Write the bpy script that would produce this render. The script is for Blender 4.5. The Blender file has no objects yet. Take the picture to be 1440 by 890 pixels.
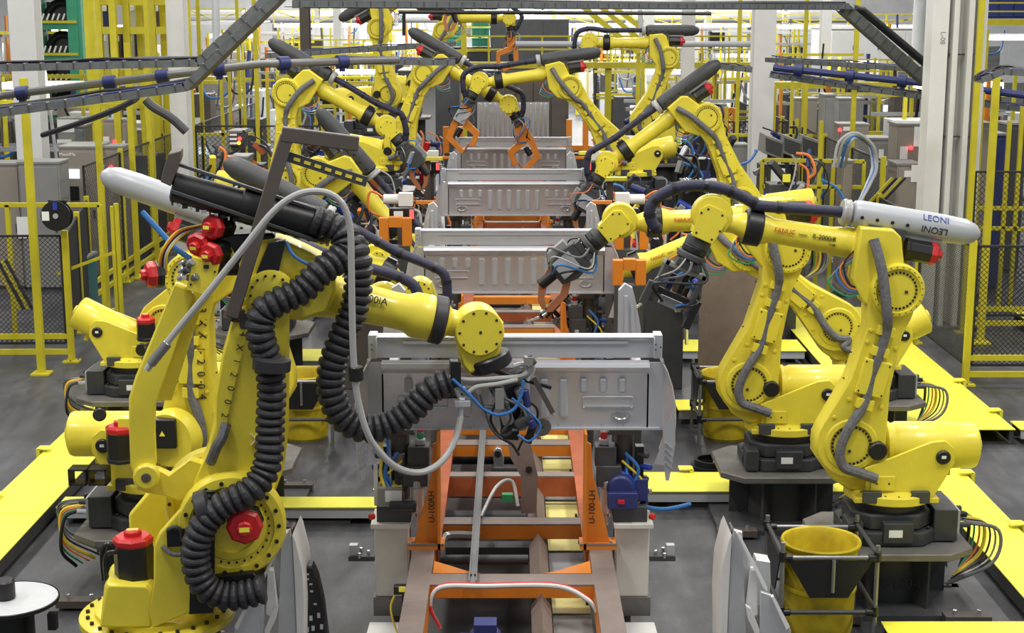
import bpy, bmesh, math, random
from mathutils import Vector, Matrix
V = Vector
PI = math.pi
R = math.radians
random.seed(7)
SC = bpy.context.scene
COL = SC.collection

# ------------------------------------------------------------------ camera, light, exposure
F = 2150.0                      # focal length in pixels of the 1440 px wide frame
H = 3.95
TH = math.atan(433/F)
cam = bpy.data.cameras.new('camera'); camo = bpy.data.objects.new('camera', cam); COL.objects.link(camo)
cam.sensor_width = 36; cam.lens = F/1440*36; cam.clip_start = .1; cam.clip_end = 300
camo.location = (0, 0, H); camo.rotation_euler = (PI/2-TH, 0, 0)
SC.camera = camo
SC.view_settings.view_transform = 'Standard'; SC.view_settings.look = 'None'
SC.view_settings.gamma = 1; SC.view_settings.use_curve_mapping = False
SC.view_settings.exposure = 0.0
wd = bpy.data.worlds.new('hall_light'); SC.world = wd; wd.use_nodes = True
wd.node_tree.nodes['Background'].inputs[0].default_value = (.93, .96, 1, 1)
wd.node_tree.nodes['Background'].inputs[1].default_value = .34
def area(x, y, z, sx, sy, e, rot=(0, 0, 0), col=(1, .97, .92)):
    l = bpy.data.lights.new('hall_lamp', 'AREA'); l.shape = 'RECTANGLE'; l.size = sx; l.size_y = sy
    l.energy = e; l.color = col
    o = bpy.data.objects.new('hall_lamp', l); o.location = (x, y, z); o.rotation_euler = rot; COL.objects.link(o)
for yy in (6, 13, 20, 28, 38, 50, 62, 74):          # rows of high-bay lamps over the line
    for xx in (-9, -3, 3, 9):
        area(xx, yy, 9.5, .9, 2.6, {6: 360, 13: 340, 20: 190, 28: 170}.get(yy, 1100 if yy > 40 else 500))

# ------------------------------------------------------------------ materials
def mat(name, col, rough=.5, metal=0., noise=0., nscale=8., emit=0., spec=.5, col2=None, bump=0., coat=0.):
    m = bpy.data.materials.new(name); m.use_nodes = True; nt = m.node_tree; b = nt.nodes['Principled BSDF']
    c = (*col, 1)
    b.inputs['Base Color'].default_value = c; b.inputs['Roughness'].default_value = rough
    b.inputs['Metallic'].default_value = metal; b.inputs['Specular IOR Level'].default_value = spec
    b.inputs['Coat Weight'].default_value = coat
    if emit: b.inputs['Emission Color'].default_value = c; b.inputs['Emission Strength'].default_value = emit
    if noise or bump:
        tc = nt.nodes.new('ShaderNodeTexCoord'); n = nt.nodes.new('ShaderNodeTexNoise')
        n.inputs['Scale'].default_value = nscale; n.inputs['Detail'].default_value = 6; n.inputs['Roughness'].default_value = .65
        nt.links.new(tc.outputs['Object'], n.inputs['Vector'])
        if noise:
            r = nt.nodes.new('ShaderNodeValToRGB'); r.color_ramp.elements[0].position = .35; r.color_ramp.elements[1].position = .68
            k = col2 or tuple(v*(1-noise) for v in col)
            r.color_ramp.elements[0].color = (*k, 1); r.color_ramp.elements[1].color = c
            nt.links.new(n.outputs['Fac'], r.inputs[0]); nt.links.new(r.outputs[0], b.inputs['Base Color'])
            q = nt.nodes.new('ShaderNodeMapRange'); q.inputs[3].default_value = min(1, rough+.12); q.inputs[4].default_value = max(.05, rough-.08)
            nt.links.new(n.outputs['Fac'], q.inputs[0]); nt.links.new(q.outputs[0], b.inputs['Roughness'])
        if bump:
            bp = nt.nodes.new('ShaderNodeBump'); bp.inputs['Strength'].default_value = bump; bp.inputs['Distance'].default_value = .02
            nt.links.new(n.outputs['Fac'], bp.inputs['Height']); nt.links.new(bp.outputs[0], b.inputs['Normal'])
    return m
M = dict(
 yellow=mat('robot_yellow', (.84, .71, .055), .36, noise=.1, nscale=5, coat=.2),
 yellow2=mat('fence_yellow', (.62, .54, .02), .5, noise=.15, nscale=6),
 pad=mat('cover_yellow', (.95, .90, .07), .45, noise=.07, nscale=3),
 binyel=mat('bin_yellow', (.72, .56, .02), .5, noise=.4, nscale=5, col2=(.45, .33, .01)),
 cast=mat('cast_grey', (.045, .048, .053), .5, noise=.3, nscale=10),
 plate=mat('steel_plate', (.20, .19, .175), .45, metal=.3, noise=.3, nscale=6),
 black=mat('black_plastic', (.012, .012, .013), .38),
 rubber=mat('black_rubber', (.028, .028, .032), .5),
 red=mat('red_cap', (.55, .018, .02), .4),
 steel=mat('galvanised_steel', (.62, .63, .67), .33, metal=.55, noise=.10, nscale=3),
 steelb=mat('bright_steel', (.74, .75, .77), .25, metal=.9),
 alu=mat('aluminium_sheet', (.66, .68, .70), .4, metal=.45, noise=.1, nscale=4),
 navy=mat('navy_sleeve', (.022, .022, .055), .55, bump=.3, nscale=60),
 hose=mat('grey_sleeve', (.17, .17, .18), .6, noise=.35, nscale=35, bump=.5),
 lgrey=mat('light_grey_plastic', (.42, .44, .47), .35),
 clear=mat('grey_hose', (.40, .40, .39), .3),
 orange=mat('orange_paint', (.74, .23, .018), .45, noise=.15, nscale=5),
 dorange=mat('worn_orange_paint', (.42, .10, .03), .55, noise=.35, nscale=5),
 rail=mat('worn_rail_steel', (.26, .205, .18), .5, metal=.25, noise=.2, nscale=5),
 copper=mat('copper', (.55, .22, .11), .4, metal=.6),
 white=mat('white_paint', (.76, .76, .74), .5, noise=.08, nscale=2),
 cream=mat('cream_paint', (.70, .68, .62), .5, noise=.12, nscale=5),
 creamy=mat('pale_yellow_plate', (.86, .80, .28), .45, noise=.15, nscale=6),
 beige=mat('cabinet_beige', (.30, .265, .225), .5, noise=.08, nscale=3),
 cab=mat('cabinet_grey', (.26, .26, .25), .5, noise=.1, nscale=3),
 dark=mat('dark_grey_metal', (.06, .062, .066), .5, noise=.2, nscale=5),
 black2=mat('wire_black', (.02, .02, .02), .6),
 brown=mat('brown_steel', (.10, .083, .072), .5, noise=.15, nscale=4),
 green=mat('green_rack', (.05, .33, .19), .5, noise=.1),
 teal=mat('teal_machine', (.02, .14, .15), .5),
 blue=mat('blue_paint', (.02, .06, .42), .4),
 bblue=mat('blue_hose', (.04, .18, .50), .4),
 dblue=mat('navy_paint', (.025, .035, .15), .45),
 paper=mat('paper_label', (.85, .85, .84), .6),
 ink=mat('ink', (.02, .02, .03), .6),
 inkr=mat('red_ink', (.55, .04, .03), .6), inkb=mat('blue_ink', (.05, .06, .25), .6),
 screen=mat('lit_screen', (.75, .9, 1), .3, emit=1.3),
 redlamp=mat('red_lamp', (1, .05, .05), .3, emit=3), amber=mat('amber_lamp', (1, .5, .05), .3, emit=2),
 lamp=mat('lit_tube', (1, .98, .93), .3, emit=6),
 tray=mat('tray_grey', (.19, .205, .21), .45, metal=.4, noise=.3, nscale=12),
 pipe=mat('pipe_steel', (.25, .25, .25), .35, metal=.6),
 duct=mat('duct_pale', (.62, .64, .66), .5, noise=.2, nscale=1.5),
 wire_y=mat('yellow_wire', (.8, .6, .05), .5), wire_o=mat('orange_wire', (.75, .2, .04), .5), wire_g=mat('green_wire', (.03, .3, .12), .5), wire_w=mat('white_wire', (.7, .7, .66), .5),
 wall=mat('far_wall', (.86, .87, .86), .7, noise=.25, nscale=.35, col2=(.6, .61, .61)),
)

# ------------------------------------------------------------------ mesh builder
class MB:
    def __init__(s, T=None):
        s.v = []; s.f = []; s.m = []; s.ms = []; s.T = T or Matrix.Identity(4); s.cur = 0
    def mt(s, name):
        if name not in s.ms: s.ms.append(name)
        s.cur = s.ms.index(name); return s
    def add(s, vs, fs, m=None):
        if m: s.mt(m)
        elif not s.ms: s.ms.append(None)
        o = len(s.v); T = s.T
        s.v += [T @ V(p) for p in vs]
        s.f += [tuple(i+o for i in f) for f in fs]; s.m += [s.cur]*len(fs); return s
    def box(s, c, d, rz=0, rot=None, m=None):
        x, y, z = d[0]/2, d[1]/2, d[2]/2
        vs = [V((a*x, b*y, e*z)) for a in (-1, 1) for b in (-1, 1) for e in (-1, 1)]
        Mx = rot if rot is not None else Matrix.Rotation(rz, 3, 'Z')
        return s.add([Mx @ p + V(c) for p in vs], [(0, 1, 3, 2), (4, 6, 7, 5), (0, 4, 5, 1), (2, 3, 7, 6), (0, 2, 6, 4), (1, 5, 7, 3)], m)
    def bar(s, p0, p1, w, h=None, up=(0, 0, 1), m=None):
        p0 = V(p0); p1 = V(p1); d = p1-p0; L = d.length
        if L < 1e-6: return s
        x = d/L; u = V(up)
        if abs(x.dot(u)) > .98: u = V((0, 1, 0))
        y = u.cross(x).normalized(); z = x.cross(y)
        rot = Matrix((x, y, z)).transposed()
        return s.box((p0+p1)/2, (L, w, h or w), rot=rot, m=m)
    def frame(s, a):
        a = V(a).normalized(); u = V((0, 0, 1)) if abs(a.z) < .9 else V((0, 1, 0))
        x = u.cross(a).normalized(); return x, a.cross(x)
    def lathe(s, prof, p0, axis, n=24, m=None, caps=True):
        p0 = V(p0); a = V(axis).normalized(); x, y = s.frame(a); vs = []; fs = []
        for r, h in prof:
            for i in range(n):
                t = 2*PI*i/n; vs.append(p0+a*h+x*(r*math.cos(t))+y*(r*math.sin(t)))
        for k in range(len(prof)-1):
            for i in range(n):
                j = (i+1) % n; fs.append((k*n+i, k*n+j, (k+1)*n+j, (k+1)*n+i))
        if caps:
            fs.append(tuple(range(n))[::-1]); fs.append(tuple((len(prof)-1)*n+i for i in range(n)))
        return s.add(vs, fs, m)
    def cyl(s, p0, p1, r0, r1=None, n=20, m=None):
        d = V(p1)-V(p0); return s.lathe([(r0, 0), (r1 if r1 is not None else r0, d.length)], p0, d, n, m)
    def ccyl(s, p0, p1, r, c=.01, n=24, m=None):          # cylinder with chamfered ends
        d = V(p1)-V(p0); L = d.length; return s.lathe([(r-c, 0), (r, c), (r, L-c), (r-c, L)], p0, d, n, m)
    def tube(s, pts, r, n=8, m=None, caps=True):
        P = [V(p) for p in pts]; N = len(P)
        rs = r if isinstance(r, (list, tuple)) else [r]*N
        t = [(P[min(i+1, N-1)]-P[max(i-1, 0)]).normalized() for i in range(N)]
        x, _ = s.frame(t[0]); vs = []; fs = []
        for i in range(N):
            x = (x - t[i]*x.dot(t[i])).normalized(); y = t[i].cross(x)
            for k in range(n):
                a = 2*PI*k/n; vs.append(P[i]+x*(rs[i]*math.cos(a))+y*(rs[i]*math.sin(a)))
        for i in range(N-1):
            for k in range(n):
                j = (k+1) % n; fs.append((i*n+k, i*n+j, (i+1)*n+j, (i+1)*n+k))
        if caps: fs.append(tuple(range(n))[::-1]); fs.append(tuple((N-1)*n+k for k in range(n)))
        return s.add(vs, fs, m)
    def prism(s, poly, y0, y1, m=None, pl='xz', c=0.):     # polygon in a plane, extruded; c = edge chamfer (shrink towards centroid)
        n = len(poly); cx = sum(p[0] for p in poly)/n; cy = sum(p[1] for p in poly)/n
        def mk(p, h): return {'xz': (p[0], h, p[1]), 'xy': (p[0], p[1], h), 'yz': (h, p[0], p[1])}[pl]
        rings = []
        if c:
            def sh(p):
                d = math.hypot(p[0]-cx, p[1]-cy) or 1; k = 1-c/d; return (cx+(p[0]-cx)*k, cy+(p[1]-cy)*k)
            q = [sh(p) for p in poly]; sg = 1 if y1 > y0 else -1
            rings = [[mk(p, y0) for p in q], [mk(p, y0+sg*c) for p in poly], [mk(p, y1-sg*c) for p in poly], [mk(p, y1) for p in q]]
        else: rings = [[mk(p, y0) for p in poly], [mk(p, y1) for p in poly]]
        vs = [p for r_ in rings for p in r_]; fs = []
        for k in range(len(rings)-1):
            for i in range(n):
                j = (i+1) % n; fs.append((k*n+i, (k+1)*n+i, (k+1)*n+j, k*n+j))
        fs.append(tuple(range(n))); fs.append(tuple((len(rings)-1)*n+i for i in range(n))[::-1])
        return s.add(vs, fs, m)
    def bolts(s, c, axis, rad, n, r=.009, h=.012, m='black', ph=0., k=6):
        a = V(axis).normalized(); x, y = s.frame(a); c = V(c)
        for i in range(n):
            t = 2*PI*i/n+ph; p = c+x*(rad*math.cos(t))+y*(rad*math.sin(t)); s.cyl(p-a*.002, p+a*h, r, n=k, m=m)
        return s
    def build(s, name, parent=None, bevel=0., smooth=35, mats=None, loc=None):
        if not s.v: return None
        me = bpy.data.meshes.new(name)
        vs = s.v
        if loc is not None: vs = [p-V(loc) for p in vs]
        me.from_pydata(vs, [], s.f)
        for k in s.ms: me.materials.append(M[k])
        me.polygons.foreach_set('material_index', s.m)
        bm = bmesh.new(); bm.from_mesh(me); bmesh.ops.recalc_face_normals(bm, faces=bm.faces); bm.to_mesh(me); bm.free()
        if smooth:
            me.polygons.foreach_set('use_smooth', [True]*len(me.polygons)); me.set_sharp_from_angle(angle=R(smooth))
        me.update()
        o = bpy.data.objects.new(name, me); COL.objects.link(o)
        if loc is not None: o.location = loc
        if parent: o.parent = parent
        if bevel:
            b = o.modifiers.new('bevel', 'BEVEL'); b.width = bevel; b.segments = 2; b.limit_method = 'ANGLE'; b.angle_limit = R(40)
            b.harden_normals = False
        return o

def spl(pts, k=6):                                        # Catmull-Rom through the points
    P = [V(p) for p in pts]; P = [P[0]*2-P[1]]+P+[P[-1]*2-P[-2]]; out = []
    for i in range(1, len(P)-2):
        a, b, c, d = P[i-1:i+3]
        for j in range(k):
            t = j/k; out.append(.5*((2*b)+(c-a)*t+(2*a-5*b+4*c-d)*t*t+(3*b-a-3*c+d)*t**3))
    out.append(P[-2]); return out
def resample(pts, step):
    out = [pts[0]]; acc = 0.
    for a, b in zip(pts, pts[1:]):
        L = (b-a).length; t = step-acc
        while t <= L: out.append(a+(b-a)*(t/L)); t += step
        acc = (acc+L) % step
    return out
def tag(o, label=None, cat=None, group=None, kind=None):
    if label: o['label'] = label
    if cat: o['category'] = cat
    if group: o['group'] = group
    if kind: o['kind'] = kind
    return o
def empty(name, loc, rz=0, label=None, cat=None, group=None, sc=1.):
    o = bpy.data.objects.new(name, None); COL.objects.link(o); o.location = loc; o.rotation_euler = (0, 0, rz); o.scale = (sc,)*3
    o.empty_display_size = .1
    return tag(o, label, cat, group)
def struct(o): o['kind'] = 'structure'; return o
# ---- pixel of the photograph -> point in the hall
cT, sT = math.cos(TH), math.sin(TH)
def ray(px, py):
    u = (px-720)/F; v = (py-445)/F; return V((u, cT-v*sT, -sT-v*cT))
def W(px, py, Y): d = ray(px, py); return V((0, 0, H))+d*(Y/d.y)
def Wz(px, py, z): d = ray(px, py); return V((0, 0, H))+d*((z-H)/d.z)
def local(root_loc, rz, sc=1.):                            # pixel -> local point on the plane y = yl of a root
    Mi = (Matrix.Translation(V(root_loc)) @ Matrix.Rotation(rz, 4, 'Z') @ Matrix.Scale(sc, 4)).inverted()
    def g(px, py, yl=0.):
        o = Mi @ V((0, 0, H)); d = Mi.to_3x3() @ ray(px, py); return o+d*((yl-o.y)/d.y)
    return g
def text(s, size, T, m, parent=None, name='lettering', ext=.001, align='CENTER'):
    cu = bpy.data.curves.new('t', 'FONT'); cu.body = s; cu.size = size; cu.align_x = align; cu.align_y = 'CENTER'; cu.extrude = ext
    o = bpy.data.objects.new('t', cu); COL.objects.link(o)
    dg = bpy.context.evaluated_depsgraph_get(); me = bpy.data.meshes.new_from_object(o.evaluated_get(dg))
    bpy.data.objects.remove(o); bpy.data.curves.remove(cu)
    me.transform(T); me.materials.clear(); me.materials.append(M[m]); me.name = name
    q = bpy.data.objects.new(name, me); COL.objects.link(q)
    if parent: q.parent = parent
    return q
def mtx(x, y, o):                                          # text frame: x = reading direction, y = up, o = origin
    x = V(x).normalized(); y = V(y).normalized(); z = x.cross(y)
    m3 = Matrix((x, y, z)).transposed(); return Matrix.Translation(V(o)) @ m3.to_4x4()
def arc(cx, cy, r, a0, a1, n):
    return [(cx+r*math.cos(R(a0+(a1-a0)*i/n)), cy+r*math.sin(R(a0+(a1-a0)*i/n))) for i in range(n+1)]
def rrect(cx, cy, w, h, r, n=3):
    o = []
    for qx, qy, a in ((1, 1, 0), (-1, 1, 90), (-1, -1, 180), (1, -1, 270)): o += arc(cx+qx*(w/2-r), cy+qy*(h/2-r), r, a, a+90, n)
    return o
# ================================================================== setting: floor, far wall
fm = bpy.data.materials.new('concrete_floor'); fm.use_nodes = True; nt = fm.node_tree; b = nt.nodes['Principled BSDF']
tc = nt.nodes.new('ShaderNodeTexCoord')
def nz(scale, det, sx=1, sy=1):
    mp = nt.nodes.new('ShaderNodeMapping'); mp.inputs['Scale'].default_value = (sx, sy, 1); nt.links.new(tc.outputs['Object'], mp.inputs[0])
    n = nt.nodes.new('ShaderNodeTexNoise'); n.inputs['Scale'].default_value = scale; n.inputs['Detail'].default_value = det; n.inputs['Roughness'].default_value = .7
    nt.links.new(mp.outputs[0], n.inputs['Vector']); return n
n1 = nz(.55, 8); n2 = nz(2.2, 10, 2.2, .6); n3 = nz(30, 3)
r1 = nt.nodes.new('ShaderNodeValToRGB'); r1.color_ramp.elements[0].position = .38; r1.color_ramp.elements[1].position = .66
r1.color_ramp.elements[0].color = (.040, .041, .047, 1); r1.color_ramp.elements[1].color = (.095, .096, .103, 1)
nt.links.new(n1.outputs['Fac'], r1.inputs[0])
r2 = nt.nodes.new('ShaderNodeValToRGB'); r2.color_ramp.elements[0].position = .40; r2.color_ramp.elements[1].position = .74
r2.color_ramp.elements[0].color = (.6, .6, .62, 1); r2.color_ramp.elements[1].color = (1.7, 1.7, 1.72, 1); nt.links.new(n2.outputs['Fac'], r2.inputs[0])
mx = nt.nodes.new('ShaderNodeMix'); mx.data_type = 'RGBA'; mx.blend_type = 'MULTIPLY'; mx.inputs[0].default_value = 1
nt.links.new(r1.outputs[0], mx.inputs[6]); nt.links.new(r2.outputs[0], mx.inputs[7]); nt.links.new(mx.outputs[2], b.inputs['Base Color'])
q = nt.nodes.new('ShaderNodeMapRange'); q.inputs[3].default_value = .28; q.inputs[4].default_value = .55
nt.links.new(n2.outputs['Fac'], q.inputs[0]); nt.links.new(q.outputs[0], b.inputs['Roughness'])
bp = nt.nodes.new('ShaderNodeBump'); bp.inputs['Strength'].default_value = .12; nt.links.new(n3.outputs['Fac'], bp.inputs['Height']); nt.links.new(bp.outputs[0], b.inputs['Normal'])
M['floor'] = fm
struct(MB().box((0, 40, -.1), (60, 92, .2), m='floor').build('floor', smooth=0))
wb = MB()
wb.box((0, 84, 6), (60, .3, 12), m='wall')
struct(wb.build('wall_back', smooth=0))

# ================================================================== yellow trench covers on the floor
def cover(name, x0, x1, y0, y1, label, z=.15, fascia=True, tabs=(), seams=None, slant=0.):
    e = empty(name, ((x0+x1)/2, (y0+y1)/2, 0), label=label, cat='floor cover'); cx, cy = (x0+x1)/2, (y0+y1)/2
    L = y1-y0; along_y = L > (x1-x0); seams = seams or max(1, round((L if along_y else x1-x0)/2.4))
    for k in range(seams):                                  # the plates it is laid with
        if along_y: a = y0+L*k/seams+.004; c = y0+L*(k+1)/seams-.004; bx = (x0, x1, a, c)
        else: W_ = x1-x0; bx = (x0+W_*k/seams+.004, x0+W_*(k+1)/seams-.004, y0, y1)
        p = [(bx[0]-cx, bx[2]-cy), (bx[1]-cx, bx[2]-cy), (bx[1]-cx, bx[3]-cy), (bx[0]-cx, bx[3]-cy)]
        if slant and k == 0: p[0] = (p[0][0]+slant, p[0][1])
        MB().prism(p, z-.008, z, m='pad', pl='xy').build('cover_plate', e, smooth=0)
    fb = MB()
    if along_y: fb.box((x0+.03-cx, 0, z/2+.01), (.04, L-.04, z-.04), m='dark'); fb.box((x1-.03-cx, 0, z/2+.01), (.04, L-.04, z-.04), m='dark')
    else: fb.box((0, y0+.03-cy, z/2+.025), (x1-x0-.04, .03, z-.06), m='lgrey'); fb.box((0, y1-.03-cy, z/2), (x1-x0-.04, .03, z-.02), m='dark')
    fb.box((0, 0, .015), ((x1-x0)*.8, L*.8, .03), m='dark')
    fb.build('side_channel', e, smooth=0)
    for (tx, ty, hz) in tabs:
        t = MB(); t.box((0, 0, z/2+.02), (.03, .10, z+.02), m='pad').box((-.05 if hz > 0 else .05, 0, z+.03), (.11, .10, .012), m='pad')
        t.box((0, 0, .01), (.08, .14, .02), m='pad')
        t.build('corner_clip', e, smooth=0).location = (tx-cx, ty-cy, 0)
    return e
cover('trench_cover', -4.10, -3.60, 8.6, 16.5, 'long yellow trench cover running along the left aisle past the left robots', tabs=[(-4.14, 12.9, -1), (-4.14, 11.6, -1), (-4.14, 14.3, -1)])
cover('trench_cover', 3.37, 3.78, 9.42, 13.55, 'narrow yellow trench cover running to the bottom right edge behind the front right robot', tabs=[(3.82, 12.2, 1), (3.82, 10.9, 1)])
cover('trench_cover', 3.37, 4.64, 13.60, 19.5, 'wide yellow trench cover beside the fence gate on the right', tabs=[(4.68, 14.2, 1), (4.68, 15.4, 1)])
cover('trench_cover', 4.68, 7.2, 13.60, 13.9, 'yellow trench cover turning off to the right edge of the frame')
cover('cross_cover', 1.03, 3.34, 11.76, 12.28, 'yellow cross cover with grey side channel beside the front right robot', tabs=[(1.5, 12.3, 1)])
cover('cross_cover', -3.55, -1.01, 11.36, 11.62, 'yellow cross cover with grey side channel right of the large left robot')
cover('cross_cover', 1.05, 3.34, 16.9, 17.5, 'far yellow cross cover behind the yellow bin with black funnel in the middle right')
cover('cross_cover', 1.6, 2.0, 14.3, 14.7, 'short yellow cover beside the far yellow bin on the right')
cover('cross_cover', -3.55, -1.2, 16.4, 17.0, 'far yellow cross cover behind the left bin')
cover('cross_cover', 2.33, 6.0, 8.2, 9.1, 'yellow cover plate at the bottom right corner in front of the robot', slant=.0)
cover('cross_cover', 6.4, 9.5, 18.5, 19.2, 'yellow low platform beyond the fence on the right')

# ================================================================== conveyor line
ln = empty('transfer_line', (0, 8, 0), label='orange and brown steel transfer line running down the middle under the truck panels', cat='conveyor')
Y0 = 8.
def lb(name, c, d, m, **k): return MB().box((c[0], c[1]-Y0, c[2]), d, m=m).build(name, ln, smooth=0, **k)
for s in (-1, 1):
    mb = MB()
    mb.box((s*.533, 7.9-Y0, .74), (.135, 1.9, .02), m='rail')
    mb.box((s*.59, 7.9-Y0, .66), (.02, 1.9, .16), m='orange'); mb.box((s*.476, 7.9-Y0, .66), (.02, 1.9, .16), m='orange')
    mb.build('rail', ln, bevel=.003, smooth=0)
    mb = MB()
    mb.box((s*.50, 20-Y0, .66), (.10, 22.2, .16), m='dorange'); mb.box((s*.50, 20-Y0, .745), (.13, 22.2, .012), m='dorange')
    mb.build('rail', ln, smooth=0)
def beam(y, w, x0=-.47, x1=.47, top='rail', z=.75, fh=.07, m='orange'):
    mb = MB(); mb.box(((x0+x1)/2, y-Y0, z-.006), (x1-x0, w, .012), m=top)
    mb.box(((x0+x1)/2, y-w/2-Y0+.006, z-.012-fh/2), (x1-x0, .012, fh), m=m); mb.box(((x0+x1)/2, y+w/2-Y0-.006, z-.012-fh/2), (x1-x0, .012, fh), m=m)
    return mb.build('cross_beam', ln, bevel=.002, smooth=0)
beam(8.28, .17); beam(9.3, .13, fh=.09); beam(10.3, .10, fh=.14, m='dorange'); beam(11.1, .14, fh=.08); beam(11.6, .1, fh=.06)
for k in range(5):
    yb = 12.7+4.7*k
    beam(yb-.35, .12, top='orange'); beam(yb+.35, .16, top='rail'); beam(yb+1.15, .14, fh=.1, m='dorange'); beam(yb+1.9, .12, top='orange'); beam(yb+2.7, .16); beam(yb+3.5, .12, fh=.1, m='dorange')
for s in (-1, 1):                                           # corner gussets on the nearest beams
    MB().prism([(s*.46, .18), (s*.46, -.02), (s*.18, -.02), (s*.24, .0)], .655, .665, m='orange', pl='xy').build('gusset', ln, smooth=0).location = (0, 8.42-Y0, .075)
for y0, y1 in ((7, 8.2), (8.4, 9.2), (9.4, 10.2), (10.4, 11.05), (11.3, 12.2), (13.2, 15), (15.4, 17), (17.7, 20), (20.5, 24)):      # ridge guard
    MB().prism([(.108, .62), (.165, .70), (.222, .62), (.222, .60), (.108, .60)], y0-Y0, y1-Y0, m='rail').build('ridge_guard', ln, smooth=0)
for k in range(26):                                         # trays right of the ridge
    y = 7.0+k*.52
    mt_ = ['creamy', 'creamy', 'cab', 'creamy', 'lgrey'][k % 5]
    mb = MB(); mb.box((.345, y-Y0, .52), (.22, .47, .012), m=mt_); mb.box((.345, y-.23-Y0, .47), (.22, .01, .1), m='lgrey' if k % 2 else mt_)
    mb.box((.44, y-.1-Y0, .535), (.015, .04, .02), m='black')
    mb.build('drip_tray', ln, smooth=0)
for y, r, m_, z in ((7.55, .06, 'pipe', .56), (7.95, .035, 'dark', .5), (8.75, .045, 'black', .55), (9.0, .03, 'dark', .6), (9.75, .02, 'pipe', .6), (9.95, .05, 'black', .55), (10.6, .05, 'dark', .6), (11.35, .05, 'black', .55), (13.2, .05, 'dark', .6), (15.2, .05, 'dark', .6), (17.4, .05, 'dark', .6)):
    MB().cyl((-.47, y-Y0, z), (.1, y-Y0, z), r, m=m_, n=16).build('cross_shaft', ln)
for y, w in ((7.75, .1), (8.9, .08), (9.55, .12), (10.0, .14), (10.9, .16)):
    lb('lower_beam', (-.17, y, .45), (.6, w, .1), 'dorange' if y < 9 else 'dark')
lb('shade_sheet', (0, 18, .12), (1.15, 22, .03), 'black')  # black sheet added over the floor to paint the shade under the line
# long flat strap left of centre
mb = MB(); mb.box((-.222, 10.15-Y0, .775), (.045, 4.0, .01), m='pipe'); mb.box((-.242, 10.15-Y0, .785), (.006, 4.0, .02), m='pipe'); mb.box((-.202, 10.15-Y0, .785), (.006, 4.0, .02), m='pipe')
mb.bolts((-.222, 8.26-Y0, .78), (0, 0, 1), .012, 2, .007, .008); mb.build('locating_strap', ln, smooth=0)
# cable loom across the first beam
for dx, m_ in ((0, 'wire_w'), (.022, 'red'), (-.02, 'clear')):
    MB().tube(spl([(-.40, 8.02-Y0, .56), (-.455, 8.05-Y0, .68), (-.40, 8.12-Y0+dx, .765), (-.15, 8.12-Y0+dx, .772), (.25, 8.12-Y0+dx, .772), (.42, 8.05-Y0+dx, .72), (.47, 8.0-Y0+dx, .67)]), .010, m=m_).build('loom_cable', ln)
MB().tube(spl([(-.44, 9.0-Y0, .55), (-.44, 9.05-Y0, .68), (-.40, 9.15-Y0, .70), (-.2, 9.15-Y0, .70)]), .03, m='pipe').build('bent_pipe', ln)
MB().tube(spl([(-.2, 9.35-Y0, .76), (-.1, 9.6-Y0, .88), (.0, 9.65-Y0, .9), (.04, 9.55-Y0, .76)]), .012, m='clear').build('looped_hose', ln)
MB().box((-.03, 9.62-Y0, .80), (.07, .05, .05), m='wire_g').mt('green').build('green_connector', ln)
# blue motor at the bottom
mb = MB(); mb.ccyl((-.22, 7.55-Y0, .68), (-.06, 7.55-Y0, .68), .075, .015, m='dblue'); mb.box((-.14, 7.55-Y0, .77), (.12, .11, .06), m='dblue'); mb.ccyl((-.28, 7.55-Y0, .69), (-.22, 7.55-Y0, .69), .04, .005, m='blue')
for k in range(6): mb.cyl((-.20+k*.022, 7.55-Y0, .68), (-.195+k*.022, 7.55-Y0, .68), .082, m='dblue')
mb.build('drive_motor', ln, bevel=.004)

# fixture uprights (gussets) at each station, one thing per upright
def upright(x, y, s, label, big=True, txt=None, grp=None):
    e = empty('fixture_upright', (x, y, .75), label=label, cat='fixture', group=grp)
    g = MB().prism([(-s*0, .0), (s*.16, .0), (s*.045, .46), (s*.035, .64), (0, .66)], -.012, .012, m='orange')      # s points outwards
    g.build('web_plate', e, smooth=0, bevel=.002)
    MB().box((0, -.0, .36), (.016, .16, .72), m='orange').build('flange', e, smooth=0)
    f = MB().box((s*.08, 0, .012), (.22, .16, .024), m='orange'); f.box((s*.08, -.07, .03), (.22, .02, .015), m='rail')
    f.bolts((s*.08, -.03, .024), (0, 0, 1), .08, 2, .01, .01, m='pipe'); f.build('foot_plate', e, smooth=0)
    if txt: text(txt, .052, mtx((0, 0, 1), (-1, 0, 0), (s*.045, -.0135, .25)), 'ink', e, ext=.0008)
    return e
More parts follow.
